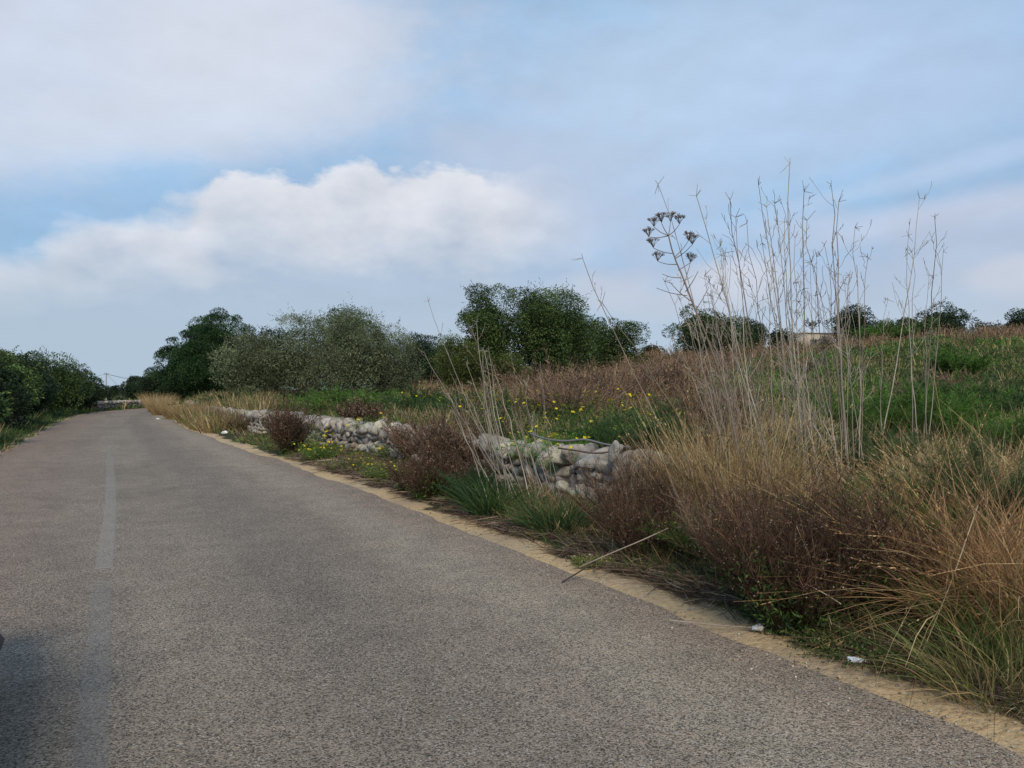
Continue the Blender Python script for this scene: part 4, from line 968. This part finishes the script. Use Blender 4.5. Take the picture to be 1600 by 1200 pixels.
w_ = lambda px, py, dd=0.0: np.array(W3_(px, py, 7.0+dd))-o3
sp_, _ = spline(np.array([(0, 0, -0.03), w_(1138, 640), w_(1118, 565), w_(1102, 520), w_(1085, 480), w_(1066, 430), w_(1052, 396), w_(1045, 368)]), 24)
tubes(mbs, sp_[None], np.linspace(0.016, 0.006, 24)[None], uc, 7)
ub_list = []
for (a_, b_, dd, um) in [((1045, 368), (1022, 354), .05, 1), ((1045, 368), (1034, 348), -.08, 1), ((1045, 368), (1048, 346), .1, 1), ((1045, 368), (1062, 350), -.02, 1), ((1045, 368), (1014, 370), .1, 1),
                         ((1052, 396), (1021, 387), -.1, 1), ((1054, 402), (1076, 376), .1, 1), ((1055, 404), (1082, 382), -.12, 1), ((1058, 413), (1028, 408), .12, 1), ((1060, 422), (1090, 400), .05, 0),
                         ((1065, 434), (1035, 428), 0, 0), ((1068, 446), (1079, 410), .1, 1), ((1071, 456), (1091, 424), -.1, 0), ((1074, 462), (1026, 450), .06, 0), ((1079, 470), (1046, 440), -.1, 0), ((1086, 486), (1108, 448), .1, 0)]:
    A_, B_ = w_(*a_), w_(*b_, dd); P, _ = spline(np.array([A_, (A_*0.45+B_*0.55)+np.array([0, 0, -0.012]), B_]), 7); tubes(mbs, P[None], np.linspace(0.0046, 0.0026, 7)[None], uc, 5); ub_list.append((P[-1], um))
st_ = mbs.build('stalk', M['twig'], root)
for c0, um in ub_list:
    if um: umbel(st_, c0, (0, 0, 1.0), uc, 0.07)
clump('dry_stalks', 1150, 7.1, 'slim bare stalk crossing behind the brown umbels', [(1160, 1032, 288, 0.1, 0, 1.05, dict(nb=4, start=0.5, blen=0.08)), (1165, 1040, 440, -.1, 0, 0.7, dict(nb=6)), (1175, 1062, 470, .1, .1, .7)])
clump('dry_stalks', 1165, 6.9, 'left fan of pale bare stalks leaning left in the tall clump',
      [(1225, 1090, 302, 0, 0.2, 1.25, dict(nb=6, start=.5)), (1235, 1138, 312, .1, .1, 1.2), (1200, 1122, 390, .2, .4, .8), (1180, 1110, 440, -.2, -.1, .8), (1190, 1136, 395, .3, .3, .7), (1215, 1150, 340, .2, .2, .9), (1175, 1100, 470, .1, .2, .7), (1205, 1160, 430, -.2, 0, .8), (1165, 1085, 505, 0, 0, .7)])
clump('dry_stalks', 1215, 7.0, 'central bundle of the tallest pale stalks reaching highest into the sky',
      [(1265, 1233, 258, 0, 0, 1.3, dict(bow=0.02)), (1240, 1182, 292, .1, .2, 1.1), (1235, 1200, 322, .3, .2, 1.0), (1250, 1212, 318, .2, .1, .9), (1262, 1258, 300, -.1, .1, 1.2), (1245, 1190, 380, -.2, -.1, .9), (1225, 1205, 400, .1, .2, .8), (1255, 1225, 345, .4, .3, .9), (1232, 1168, 350, .2, .1, .8), (1260, 1242, 370, 0, 0, .8), (1275, 1265, 410, .1, .1, .7)])
clump('dry_stalks', 1300, 7.0, 'right hand bundle of pale stalks beside the tallest ones',
      [(1325, 1298, 288, 0, .1, 1.25), (1330, 1312, 312, -.1, 0, 1.2), (1310, 1260, 345, .2, .2, .9), (1340, 1335, 355, .1, 0, .9), (1322, 1290, 380, .3, .3, .8), (1315, 1300, 420, -.1, .1, .8), (1345, 1355, 400, 0, 0, .7), (1300, 1276, 400, .2, .3, .7), (1335, 1320, 440, -.2, -.1, .7), (1290, 1258, 455, .1, .2, .7, dict(umb=3, nb=7, blen=.12))])
clump('dry_stalks', 1395, 8.2, 'sparse right clump of crooked stalks leaning right with forked tips',
      [(1365, 1437, 308, 0, .2, 1.0, dict(bow=-0.02)), (1440, 1418, 370, .1, .1, .9), (1438, 1462, 340, .2, .1, 1.1), (1445, 1475, 395, .3, .2, .9), (1425, 1428, 395, .2, .1, .8), (1450, 1450, 430, .2, .1, .7), (1380, 1385, 470, 0, 0, .7)])
clump('dry_stalks', 1120, 7.3, 'two long bare stalks leaning far to the left over the field',
      [(1130, 912, 402, 0, -.1, 1.1, dict(nb=4, start=.55, blen=.08, bow=0.03)), (1150, 938, 470, .1, 0, .9, dict(nb=7, start=.6, blen=.10, bow=-.03))])
clump('dry_stalks', 790, 9.4, 'thin pale stalks leaning left above the wall in the middle',
      [(800, 668, 468, 1.0, 1.0, .9, dict(nb=3, start=.7, blen=.07, bow=.02)), (800, 738, 512, 0, .2, 1.0), (792, 744, 505, .2, .1, 1.1), (810, 660, 550, -.2, .1, 1.1, dict(nb=4)), (778, 752, 545, .1, 0, .9), (840, 770, 570, .1, 0, .9), (815, 690, 610, 0, 0, .9), (850, 795, 610, -.1, 0, .8), (830, 730, 640, 0, .1, .8), (868, 820, 600, .2, .1, .8)]
      +[(b, b-R_(20, 95), R_(540, 680), R_(-.5, .3), R_(-.5, .3), R_(.5, .95), dict(nb=4, blen=.07)) for b in np.linspace(770, 880, 18)], r0=0.0088)
clump('dry_stalks', 1220, 6.6, 'short pale stalks standing in the golden grass',
      [(R_(1120, 1350), 0, 0, 0, 0, 0)][:0]+[(b+R_(-22, 22), b+R_(-110, 15), R_(400, 600), R_(-.3, .8), R_(-.2, .8), R_(.4, .85)) for b in np.r_[np.linspace(1150, 1345, 26), np.linspace(1165, 1350, 18)]])

# ------------------------------------------------------------------ ground cover (uncountable)
def scatter(n, pxr, Dr, e_lo=None, e_hi=None, side=1, power=1.0):
    """points spread over the land in view, thinning with distance"""
    D = np.exp(rng.uniform(math.log(Dr[0]), math.log(Dr[1]), n)) if power == 1.0 else rng.uniform(Dr[0], Dr[1], n)
    px = rng.uniform(pxr[0], pxr[1], n); lat = (px-800)/1200*D; x = lat*CH+D*SH; y = D*CH-lat*SH
    z, er, el_ = ground(x, y, True); e = er if side > 0 else el_
    wo = wall_off(y)
    keep = np.ones(n, bool)
    if e_lo is not None: keep &= (e-(wo if e_lo == 'wall' else 0)) > (0.55 if e_lo == 'wall' else e_lo)
    if e_hi is not None: keep &= (e-(wo if e_hi == 'wall' else 0)) < (-0.05 if e_hi == 'wall' else e_hi)
    return x[keep], y[keep], z[keep], D[keep], px[keep], e[keep]
def tufts(mbx, x, y, z, D, per, h, cols, spread=0.5, wf=0.0009, wmin=0.0032, droop=0.4, rad_=0.12, nseg=3, wts=None):
    n = len(x)*per; i = np.repeat(np.arange(len(x)), per); h = np.broadcast_to(h, (len(x),))[i]
    ph = rng.random(n)*6.283; r = np.sqrt(rng.random(n)); sc = np.sqrt(np.maximum(D[i]/8, 1))
    P = np.c_[x[i]+np.cos(ph)*r*rad_*sc, y[i]+np.sin(ph)*r*rad_*sc, z[i]-0.02]
    th = r*spread; Dv = nrm(np.c_[np.sin(th)*np.cos(ph), np.sin(th)*np.sin(ph), np.cos(th)]+rng.normal(0, 0.12, (n, 3)))
    bend = np.c_[Dv[:, :2]*0.6, -0.4*np.ones(n)]*(droop*rng.random(n))[:, None]
    tone = (1+rng.normal(0, 0.18, len(x)))[i][:, None].clip(0.6, 1.5)
    return blades(mbx, P, Dv, h*rng.uniform(0.5, 1.1, n), np.maximum(wmin, wf*D[i])*rng.uniform(0.6, 1.4, n), bend, pick(cols, n, 0.2, wts)*tone, nseg)
# field behind the wall : dry grass, brown scrub, green weeds, split by soft patches
x, y, z, D, px, e = scatter(15000, (200, 1800), (6.2, 80), 'wall')
pn = fbm(x, y, 5.0, 11)+0.10*(vn(x, y, 1.2, 2)-0.5)
bz = sst(px, 740, 850)*(1-sst(px, 1060, 1180))*sst(D, 12, 18)*0.20+sst(px, 1450, 1600)*sst(D, 25, 40)*0.22+sst(D, 30, 45)*0.04
gb = sst(px, 1120, 1220)*(1-sst(D, 30, 60))*0.16+(1-sst(px, 680, 760))*0.15
isb = pn+bz-gb > 0.63; isg = (pn-bz*0.6-gb < 0.53) & ~isb; iss = ~isb & ~isg
lump_ = (0.40+1.25*vn(x, y, 1.3, 21))*np.where(D > 15, 1.0, 0.62)
g1 = MB()
tufts(g1, x[iss], y[iss], z[iss], D[iss], 16, rng.uniform(0.25, 0.6, iss.sum())*lump_[iss], STRAW+BROWN[:2]+[YGRN[1]], 0.6, wts=[.18, .2, .12, .15, .12, .08, .15])
mk = isg & (rng.random(len(x)) < 0.50)
tufts(g1, x[mk], y[mk], z[mk], D[mk], 8, rng.uniform(0.3, 0.65, mk.sum()), STRAW, 0.5)
tag(g1.build('dry_grass', M['straw']), 'dry straw coloured grass spread over the field behind the wall', 'dry grass', kind='stuff')
g2 = MB()
c = tufts(g2, x[isb], y[isb], z[isb], D[isb], 16, rng.uniform(0.45, 0.85, isb.sum())*(0.9+0.35*sst(D[isb], 12, 22))*lump_[isb], BROWN+REDBR[:1]+STRAW[1:2], 0.55, droop=0.2, wts=[.28, .16, .24, .1, .12, .10])
m = len(c)*2; i = rng.integers(0, len(c), m); Dd = np.repeat(D[isb], 16)[i]
blades(g2, c[i, rng.integers(1, 4, m)], nrm(rdir(m)+np.array([0, 0, .6])), rng.uniform(0.06, 0.18, m), np.maximum(.0022, .0005*Dd), np.zeros((m, 3)), pick(BROWN+STRAW[1:2], m, 0.2), 1, 0.5)
tag(g2.build('brown_scrub', M['twig']), 'thin brown dead scrub covering parts of the sloping field', 'scrub', kind='stuff')
g3 = MB()
c = tufts(g3, x[isg], y[isg], z[isg], D[isg], 13, rng.uniform(0.22, 0.55, isg.sum())*lump_[isg], GREEN+DKGRN[:2]+YGRN+BRGRN[:1], 0.8, droop=0.5)
m = len(c)*3; i = rng.integers(0, len(c), m); Dd = np.repeat(D[isg], 13)[i]
bp = sst(vn(c[i, 0, 0], c[i, 0, 1], 1.9, 31), 0.50, 0.62)[:, None]
leaves(g3, c[i, rng.integers(1, 4, m)], nrm(rdir(m)+np.array([0, 0, .3])), np.maximum(0.035, 0.0034*Dd), np.maximum(0.010, 0.0013*Dd), pick(BRGRN, m, 0.2)*bp+pick(GREEN+DKGRN, m, 0.22)*(1-bp))
tag(g3.build('green_weeds', M['grass']), 'low green weeds growing through the field behind the wall', 'weeds', kind='stuff')
def edge_points(n, y0, y1, e0, e1):
    yv = y0+(y1-y0)*rng.random(n)**1.5; ev = rng.uniform(e0, e1, n)
    k = np.interp(yv, CL[:, 1], np.arange(len(CL))); cx = np.interp(k, np.arange(len(CL)), CL[:, 0])
    xv = cx+hw_r(yv)+ev; zv = ground(xv, yv); Dv_ = xv*SH+yv*CH
    return xv, yv, zv, np.maximum(Dv_, 2.0), ev
# verge between the asphalt and the wall
g4 = MB(); g5 = MB(); g6 = MB()
x, y, z, D, px, e = scatter(30000, (225, 1850), (2.6, 60), 0.36, 'wall')
k = rng.random(len(x)) < 0.60*sst(e, 0.3, 0.8)*np.where(vn(x, y, 0.8, 4) > 0.45, 1.0, 0.25)
tufts(g4, x[k], y[k], z[k], D[k], 12, rng.uniform(0.08, 0.28, k.sum())*np.where((y[k] > 10) & (y[k] < 25), 0.6, 1.0), GREEN+DKGRN+YGRN, 0.9, wmin=0.003, droop=0.5)
k = rng.random(len(x)) < 0.30*sst(e, 0.4, 1.2)
tufts(g6, x[k], y[k], z[k], D[k], 10, rng.uniform(0.15, 0.45, k.sum())*np.where((y[k] > 10) & (y[k] < 25), 0.45, 1.0), STRAW+BROWN+BROWN, 0.9, wmin=0.0026, droop=0.6)
xx, yy, zz, Dl, er = edge_points(5200, 0.5, 24, 0.45, 1.75)
k = rng.random(len(xx)) < np.where(vn(xx, yy, 0.8, 4) > 0.45, 1.0, 0.2)*(0.4+0.6*sst(er, 0.5, 1.1))
tufts(g4, xx[k], yy[k], zz[k], Dl[k], 14, rng.uniform(0.06, 0.22, k.sum()), GREEN+DKGRN+YGRN, 1.0, wmin=0.0045, droop=0.6)
xx, yy, zz, Dl, er = edge_points(1500, 0.5, 24, 0.6, 1.75)
tufts(g6, xx, yy, zz, Dl, 12, rng.uniform(0.12, 0.40, len(xx))*np.where(yy > 10, 0.5, 1.0), BROWN+REDBR+STRAW[:2], 1.0, wmin=0.0040, droop=0.6)
# far straw on both sides of the far wall
x, y, z, D, px, e = scatter(5200, (228, 420), (26, 62), 0.25, 6.0)
k = (rng.random(len(x)) < np.where(e < 1.4, 0.75, 0.45))
tufts(g6, x[k], y[k], z[k], D[k], 14, rng.uniform(0.30, 1.0, k.sum()), STRAW+YGRN+BROWN[:2], 0.55, droop=0.4)
# flat dead stems lying along the edge
xx, yy, zz, Dl, er = edge_points(44000, 0.0, 17, 0.22, 1.7)
kk = er+(vn(xx, yy, 0.5, 9)-0.5)*0.35 > 0.42; xx, yy, zz, Dl = xx[kk], yy[kk], zz[kk], Dl[kk]; n = len(xx)
thd = rng.normal(1.45, 0.55, n); dv = nrm(np.c_[np.cos(thd), np.sin(thd), rng.uniform(-0.02, 0.16, n)])*rng.choice([-1, 1], (n, 1)); dv[:, 2] = np.abs(dv[:, 2])
blades(g5, np.c_[xx, yy, zz+rng.uniform(0.004, 0.05, n)], dv, rng.uniform(0.08, 0.45, n), np.maximum(0.0035, 0.0009*Dl)*rng.uniform(0.6, 1.7, n), np.c_[rng.normal(0, .25, (n, 2)), -dv[:, 2]*0.9], pick([(0.12, 0.078, 0.055), (0.20, 0.135, 0.092), (0.32, 0.24, 0.165), (0.065, 0.042, 0.032)], n, 0.2, [.28, .30, .27, .15]), 4, 0.4)
tag(g5.build('dead_stems', M['straw']), 'flattened dead brown stems lying along the sandy road edge', 'dead stems', kind='stuff')
# left verge
x, y, z, D, px, e = scatter(6500, (-260, 240), (9, 75), 0.12, 7.0, side=-1)
k = rng.random(len(x)) < 0.8
tufts(g4, x[k], y[k], z[k], D[k], 16, rng.uniform(0.10, 0.35, k.sum())*(0.5+sst(e[k], 0, 1.0)), GREEN+DKGRN+YGRN[:1], 0.8, droop=0.5)
k = rng.random(len(x)) < 0.025
tufts(g6, x[k], y[k], z[k], D[k], 14, rng.uniform(0.3, 0.8, k.sum()), STRAW, 0.5)
tag(g4.build('verge_grass', M['grass']), 'short green grass and weeds on the verges beside the road', 'grass', kind='stuff')
tag(g6.build('verge_straw', M['straw']), 'dry straw standing along the verges and the far wall', 'dry grass', kind='stuff')
# scattered yellow flowers over the field
x, y, z, D, px, e = scatter(230, (560, 1130), (9, 24), 'wall')
pro = []
for i in range(len(x)):
    if i < 6:
        hgt = 0.42+0.08*i; fb = MB(); flowers(fb, np.array([[0, 0, hgt]]), 0.026, (0.78, 0.60, 0.03))
        blades(fb, np.zeros((1, 3)), np.array([[0, 0, 1.0]]), np.array([hgt]), np.array([0.006]), np.zeros((1, 3)), np.array([GREEN[0]]), 2, 0.6)
        ob = fb.build('wild_daisy', M['petal']); pro.append(ob)
        tag(ob, 'single yellow wild daisy head among the weeds behind the wall', 'flower', 'yellow wild daisies scattered in the weeds')
    else: ob = pro[i % 6].copy(); scene.collection.objects.link(ob)
    ob.location = (x[i], y[i], z[i]); ob.rotation_euler = (0, 0, rng.random()*6)
# pebbles and grit on the sandy edge
n = 9000; Dl = np.exp(rng.uniform(math.log(2.5), math.log(20), n)); pxl = rng.uniform(380, 1700, n); lat = (pxl-800)/1200*Dl; xx = lat*CH+Dl*SH; yy = Dl*CH-lat*SH
zz, er, _ = ground(xx, yy, True); kk = (er > -0.35) & (er < 0.5) & (rng.random(n) < np.where(er < 0, 0.35, 1)); xx, yy, zz, er = xx[kk], yy[kk], zz[kk], er[kk]; n = len(xx)
pb = MB(); sz = rng.uniform(0.004, 0.011, n)*np.where(rng.random(n) < 0.06, 1.9, 1)
stones(pb, np.c_[xx, yy, np.where(er < 0, 0.013, zz)+sz*0.3], np.c_[sz, sz*0.8, sz*0.6], rotm(rng.random(n)*6, rng.random(n), rng.random(n)), pick([(0.42, 0.33, 0.22), (0.5, 0.45, 0.38), (0.28, 0.2, 0.13)], n, 0.2), 1)
tag(pb.build('gravel', M['stone'], smooth=True), 'loose pale grit along the edge of the asphalt', 'gravel', kind='stuff')

# ------------------------------------------------------------------ small things
def tube_thing(name, pts, r, mat, label, cat, k=8, group=None, colr=(.2, .2, .2)):
    P, _ = spline(np.array(pts, float), 30); o = P[0].copy(); mbx = MB(); tubes(mbx, (P-o)[None], np.full((1, 30), r), colr, k)
    ob = mbx.build(name, mat, smooth=True); ob.location = o; return tag(ob, label, cat, group)
def W3(px, py, D): x, y = at(px, D); return (x, y, ztop(py, D))
tube_thing('bent_pipe', [W3(828, 677, 9.4), W3(850, 685, 9.3), W3(880, 689, 9.2), W3(915, 687, 9.1), W3(945, 694, 9.0), W3(985, 699, 8.9)], 0.013, M['pipe'], 'grey bent pipe lying across the weeds above the wall', 'pipe')
tube_thing('fallen_branch', [W3(872, 700, 9.1), W3(900, 704, 9.0), W3(930, 708, 8.95), W3(960, 705, 8.9)], 0.011, M['bark'], 'thin brown branch resting on the coping stones below the pipe', 'branch', colr=(.12, .08, .06))
tube_thing('fallen_branch', [W3(905, 886, 6.05), W3(950, 866, 6.0), W3(1000, 845, 6.0), W3(1044, 825, 6.1)], 0.0048, M['twig'], 'pale dead branch propped in the reddish shrub by the road', 'branch', colr=(.27, .22, .17))
tube_thing('fallen_branch', [W3(878, 909, 5.9), W3(905, 893, 6.0), W3(930, 876, 6.05)], 0.006, M['twig'], 'dark twig sticking out over the sandy road edge', 'branch', colr=(.06, .045, .04))
tube_thing('fallen_branch', [W3(1045, 968, 4.85), W3(1080, 972, 4.8), W3(1120, 976, 4.76), W3(1178, 980, 4.72)], 0.0035, M['twig'], 'straight pale stem lying on the ground beside the crumpled paper', 'branch', colr=(.32, .27, .22))
# leaning straw stems over the dead shrubs
for a, b, Dd_, lab in [((1244, 822), (1298, 975), 4.6, 'long thin pale stem standing in front of the biggest dead shrub'),
                   ((1245, 906), (1313, 943), 4.4, 'pale broken stem low in front of the biggest dead shrub'),
                   ((1527, 790), (1430, 1040), 4.2, 'long pale stem leaning right through the orange straw')]:
    tube_thing('fallen_stalk', [W3(*b, Dd_-0.1), W3((a[0]+b[0])/2+4, (a[1]+b[1])/2, Dd_), W3(*a, Dd_+.1)], 0.003, M['twig'], lab, 'dry stem', 5, colr=(.42, .34, .22))
# crumpled paper
def crumple(px, D, s, mat, label, name, cat, dz=0.02):
    v, f = ICO[3]; d = v*(1+0.35*np.sin(v@rng.normal(size=(3, 3))*3.5).mean(1, keepdims=True)+0.25*np.sin(v@rng.normal(size=(3, 3))*8).mean(1, keepdims=True)+rng.normal(0, 0.06, (len(v), 1)))
    mbx = MB(); mbx.add(d*np.array(s), f, np.array([.7, .7, .7])); ob = mbx.build(name, mat); x, y, z = at3(px, D); ob.location = (x, y, z+dz); return tag(ob, label, cat)
crumple(1184, 4.72, (0.036, 0.028, 0.020), M['paper'], 'crumpled white paper scrap at the end of a pale stem on the road edge', 'paper_scrap', 'litter', 0.03)
crumple(352, 25.2, (0.10, 0.07, 0.05), M['paper'], 'white litter scrap far along the sandy edge', 'paper_scrap', 'litter', 0.04)
crumple(247, 38.0, (0.10, 0.07, 0.05), M['paper'], 'tiny white litter scrap at the far right road edge before the bend', 'paper_scrap', 'litter', 0.04)
# plastic bottle
x, y = at(1336, 4.12); z = gz(x, y)
root = empty('plastic_bottle', (x, y, z+0.045), rad(-42), 'small crushed clear plastic bottle lying in the dead stems near the road', 'bottle', None, 0.75)
def lathe(mbx, prof, k=20, axis='x', colr=(.6, .6, .6)):
    prof = np.array(prof, float); th = np.arange(k)*2*math.pi/k; n = len(prof)
    V = np.stack([np.repeat(prof[:, 0][:, None], k, 1), prof[:, 1][:, None]*np.cos(th), prof[:, 1][:, None]*np.sin(th)], -1)
    i = np.arange(n*k).reshape(n, k); j = np.roll(i, -1, 1); mbx.add(V.reshape(-1, 3), np.stack([i[:-1], j[:-1], j[1:], i[1:]], -1).reshape(-1, 4), np.array(colr)); return mbx
lathe(MB(), [(-.06, 0.0), (-.058, .018), (-.05, .021), (-.03, .019), (-.01, .021), (.012, .018), (.03, .020), (.042, .013), (.05, .009), (.058, .009)]).build('bottle_body', M['white_plastic'], root, smooth=True)
lathe(MB(), [(.053, .0), (.053, .0115), (.066, .0115), (.067, 0)]).build('bottle_cap', M['paper'], root, smooth=True)
# dead leaf on the edge
ob = crumple(937, 5.55, (0.035, 0.02, 0.008), M['bark'], 'dark curled dead leaf on the sandy road edge', 'dead_leaf', 'leaf', 0.02)
# sagging wire mesh fence on the near part of the wall
fr = empty('wire_fence', at3(960, 8.3), 0, 'rusty sagging wire mesh draped in front of the near wall stones', 'fence'); o3 = np.array(fr.location)
wires = MB(); posts = MB()
for kz, (ya, yb) in enumerate([(724, 724), (749, 749), (765, 766), (780, 782)]):
    P = np.array([W3(880, ya, 8.3), W3(960, ya+3, 8.0), W3(1040, yb+4, 7.7), W3(1110, yb, 7.4)]); Q, _ = spline(P, 16); tubes(wires, (Q-o3)[None], np.full((1, 16), 0.0016), (.2, .2, .2), 3)
for p_ in (889, 903, 930, 960, 990, 1020, 1060):
    Dp = np.interp(p_, [880, 1110], [8.3, 7.4]); Q, _ = spline(np.array([W3(p_, 690, Dp), W3(p_+1, 740, Dp), W3(p_, 800, Dp)]), 6); tubes(wires, (Q-o3)[None], np.full((1, 6), 0.0016), (.2, .2, .2), 3)
wires.build('wire_mesh', M['rust_wire'], fr)
# upright pointed stone at the end of the coping
x, y = at(958, 8.55); mbx = MB(); stones(mbx, np.zeros((1, 3)), np.array([[0.035, 0.07, 0.12]]), rotm(np.array([.3]), np.array([.35]), np.array([0.2])), np.array([[.38, .35, .31]]), 3, 0.9, 0.2)
ob = mbx.build('pointed_stone', M['stone'], smooth=True); ob.location = (x, y, 0.80); tag(ob, 'pointed pale stone standing on the wall at the end of the pipe', 'stone')

# utility pole and its wires
px_, Dp = 166, 150; x, y = at(px_, Dp); zb0 = gz(x, y); zt = ztop(582.5, Dp)
root = empty('utility_pole', (x, y, zb0), 0, 'slim pale utility pole standing beyond the far bend', 'pole')
mbx = MB(); tubes(mbx, np.array([[(0, 0, -0.3), (0, 0, (zt-zb0)/2), (0, 0, zt-zb0)]]), np.array([[.17, .14, .11]]), (.4, .4, .4), 10); mbx.build('pole', M['concrete'], root, smooth=True)
mbx = MB(); tubes(mbx, np.array([[(-.35, 0, zt-zb0-.25), (0, 0, zt-zb0-.25), (.35, 0, zt-zb0-.25)]]), np.full((1, 3), .05), (.3, .3, .3), 6); mbx.build('crossarm', M['wire'], root)
mbx = MB()
for qx, qy in ((-.3, 0), (.3, 0)): lathe(mbx, [(0, .05), (.05, .07), (.1, .05), (.15, .02)], 8); mbx.v[-1] = mbx.v[-1][:, [1, 2, 0]]+np.array([qx, qy, zt-zb0-.22])
mbx.build('insulator', M['wire'], root)
o3 = np.array([x, y, 0])
for (tx, ty, Dq, sag) in [(20, 586, 150, 1.2), (330, 588, 165, 1.6), (330, 576, 130, 1.4), (215, 628, 130, 0.2)]:
    a = np.array([0, 0, zt-.2]); bx_, by_ = at(tx, Dq); b = np.array([bx_-x, by_-y, ztop(ty, Dq)]); t_ = np.linspace(0, 1, 20)[:, None]
    P = a*(1-t_)+b*t_; P[:, 2] -= sag*4*(t_*(1-t_))[:, 0]; P[:, 2] -= zb0
    mbx = MB(); tubes(mbx, P[None], np.full((1, 20), 0.022), (.05, .05, .05), 4); mbx.build('overhead_wire', M['wire'], root)

# beige hut on the skyline
x, y, z = at3(1268, 92); root = empty('stone_hut', (x, y, z), -HEAD+0.25, 'small beige flat roofed hut on the skyline behind the tall stalks', 'building')
def box(mbx, lo, hi, colr=(.4, .4, .4)):
    lo, hi = np.array(lo, float), np.array(hi, float); V = np.array([[(hi if (k >> j) & 1 else lo)[j] for j in range(3)] for k in range(8)])
    mbx.add(V, np.array([[0, 2, 3, 1], [4, 5, 7, 6], [0, 1, 5, 4], [2, 6, 7, 3], [0, 4, 6, 2], [1, 3, 7, 5]]), np.array(colr))
H = ztop(521, 92)-z; mbx = MB(); box(mbx, (-2.2, -1.5, -.3), (2.2, 1.5, H-.12)); mbx.build('wall', M['plaster'], root)
mbx = MB(); box(mbx, (-2.32, -1.62, H-.12), (2.32, 1.62, H)); mbx.build('roof', M['concrete'], root)
mbx = MB(); box(mbx, (-1.2, -1.53, 0), (-.4, -1.503, min(1.9, H*0.75))); mbx.build('door', M['black_plastic'], root)
mbx = MB(); box(mbx, (.6, -1.53, H*.4), (1.3, -1.503, H*.7)); mbx.build('window', M['dark_glass'], root)

# ------------------------------------------------------------------ the parked car at the left edge
CX, CY = -1.373, 2.9               # centre ; nose toward +Y
root = empty('parked_car', (CX, CY, 0.012), 0, 'dark parked car of which only the front corner shows at the left edge', 'car')
def loft(secs, n=28):
    """secs: list of (y, half width, z bottom, z shoulder, z top, top half width)"""
    rows = []
    for (yy_, wx, zb_, zs, zt_, wt) in secs:
        pts_ = []
        for q in range(n):
            th = 2*math.pi*q/n; c_, s_ = math.cos(th), math.sin(th)
            sx = np.sign(c_)*abs(c_)**0.45; sz_ = np.sign(s_)*abs(s_)**0.6
            zz_ = zs+(zt_-zs)*max(sz_, 0)+(zs-zb_)*min(sz_, 0); ww = wx+(wt-wx)*max(sz_, 0)
            pts_.append((sx*ww, yy_, zz_))
        rows.append(pts_)
    V = np.array(rows); m_ = len(secs); i = np.arange(m_*n).reshape(m_, n); j = np.roll(i, -1, 1)
    F = np.stack([i[:-1], j[:-1], j[1:], i[1:]], -1).reshape(-1, 4); return V.reshape(-1, 3), F
V, F = loft([(-2.05, .55, .35, .7, .9, .5), (-2.0, .78, .28, .7, .98, .7), (-1.7, .86, .24, .72, 1.0, .75), (-1.0, .88, .22, .70, .98, .78), (0.2, .88, .22, .68, .95, .78), (1.0, .87, .22, .64, .93, .76), (1.5, .84, .22, .60, .85, .7), (1.78, .74, .24, .55, .74, .6), (1.90, .45, .30, .50, .62, .4)])
mbx = MB(); mbx.add(V, F, np.array([.1, .1, .1])); mbx.build('body', M['car_paint'], root, smooth=True)
V, F = loft([(-1.9, .45, .9, 1.0, 1.05, .4), (-1.6, .66, .9, 1.2, 1.38, .52), (-.9, .70, .9, 1.25, 1.47, .56), (0, .70, .9, 1.25, 1.46, .56), (.55, .68, .9, 1.15, 1.28, .54), (1.1, .55, .85, .93, .97, .5)])
mbx = MB(); mbx.add(V, F, np.array([.1, .1, .1])); mbx.build('cabin_glass', M['dark_glass'], root, smooth=True)
mbx = MB(); box(mbx, (-.52, -1.3, 1.44), (.52, .05, 1.485)); mbx.build('roof', M['car_paint'], root)
V, F = loft([(1.55, .885, .13, .22, .30, .86), (1.75, .885, .13, .22, .31, .86), (1.88, .80, .14, .24, .32, .76), (1.95, .5, .18, .25, .30, .48)])
mbx = MB(); mbx.add(V, F, np.array([.1, .1, .1])); mbx.build('front_bumper', M['black_plastic'], root, smooth=True)
for sx in (-1, 1):
    mbx = MB(); stones(mbx, np.array([[sx*.62, 1.70, .62]]), np.array([[.16, .13, .08]]), rotm(np.array([0.]), np.array([0.]), np.array([0.])), np.array([[.5, .5, .5]]), 3, .8, 0.0); mbx.build('headlight', M['lamp_glass'], root, smooth=True)
    mbx = MB(); stones(mbx, np.array([[sx*.90, .50, 1.0]]), np.array([[.09, .06, .06]]), rotm(np.array([0.]), np.array([0.]), np.array([0.])), np.array([[.1, .1, .1]]), 2, .7, 0.0); mbx.build('wing_mirror', M['car_paint'], root, smooth=True)
    for wy in (-1.3, 1.22):
        mbx = lathe(MB(), [(-.09, .19), (-.095, .27), (-.07, .305), (0, .31), (.07, .305), (.095, .27), (.09, .19)], 36); mbx.v[-1] += np.array([sx*.79, wy, .31]); ty = mbx.build('tyre', M['rubber'], root, smooth=True)
        mbx = lathe(MB(), [(-.085*sx*-1, .19), (.05*sx, .19), (.06*sx, .10), (.085*sx, .05), (.085*sx, 0)], 30); mbx.v[-1] += np.array([sx*.79, wy, .31]); mbx.build('rim', M['alloy'], ty, smooth=True)
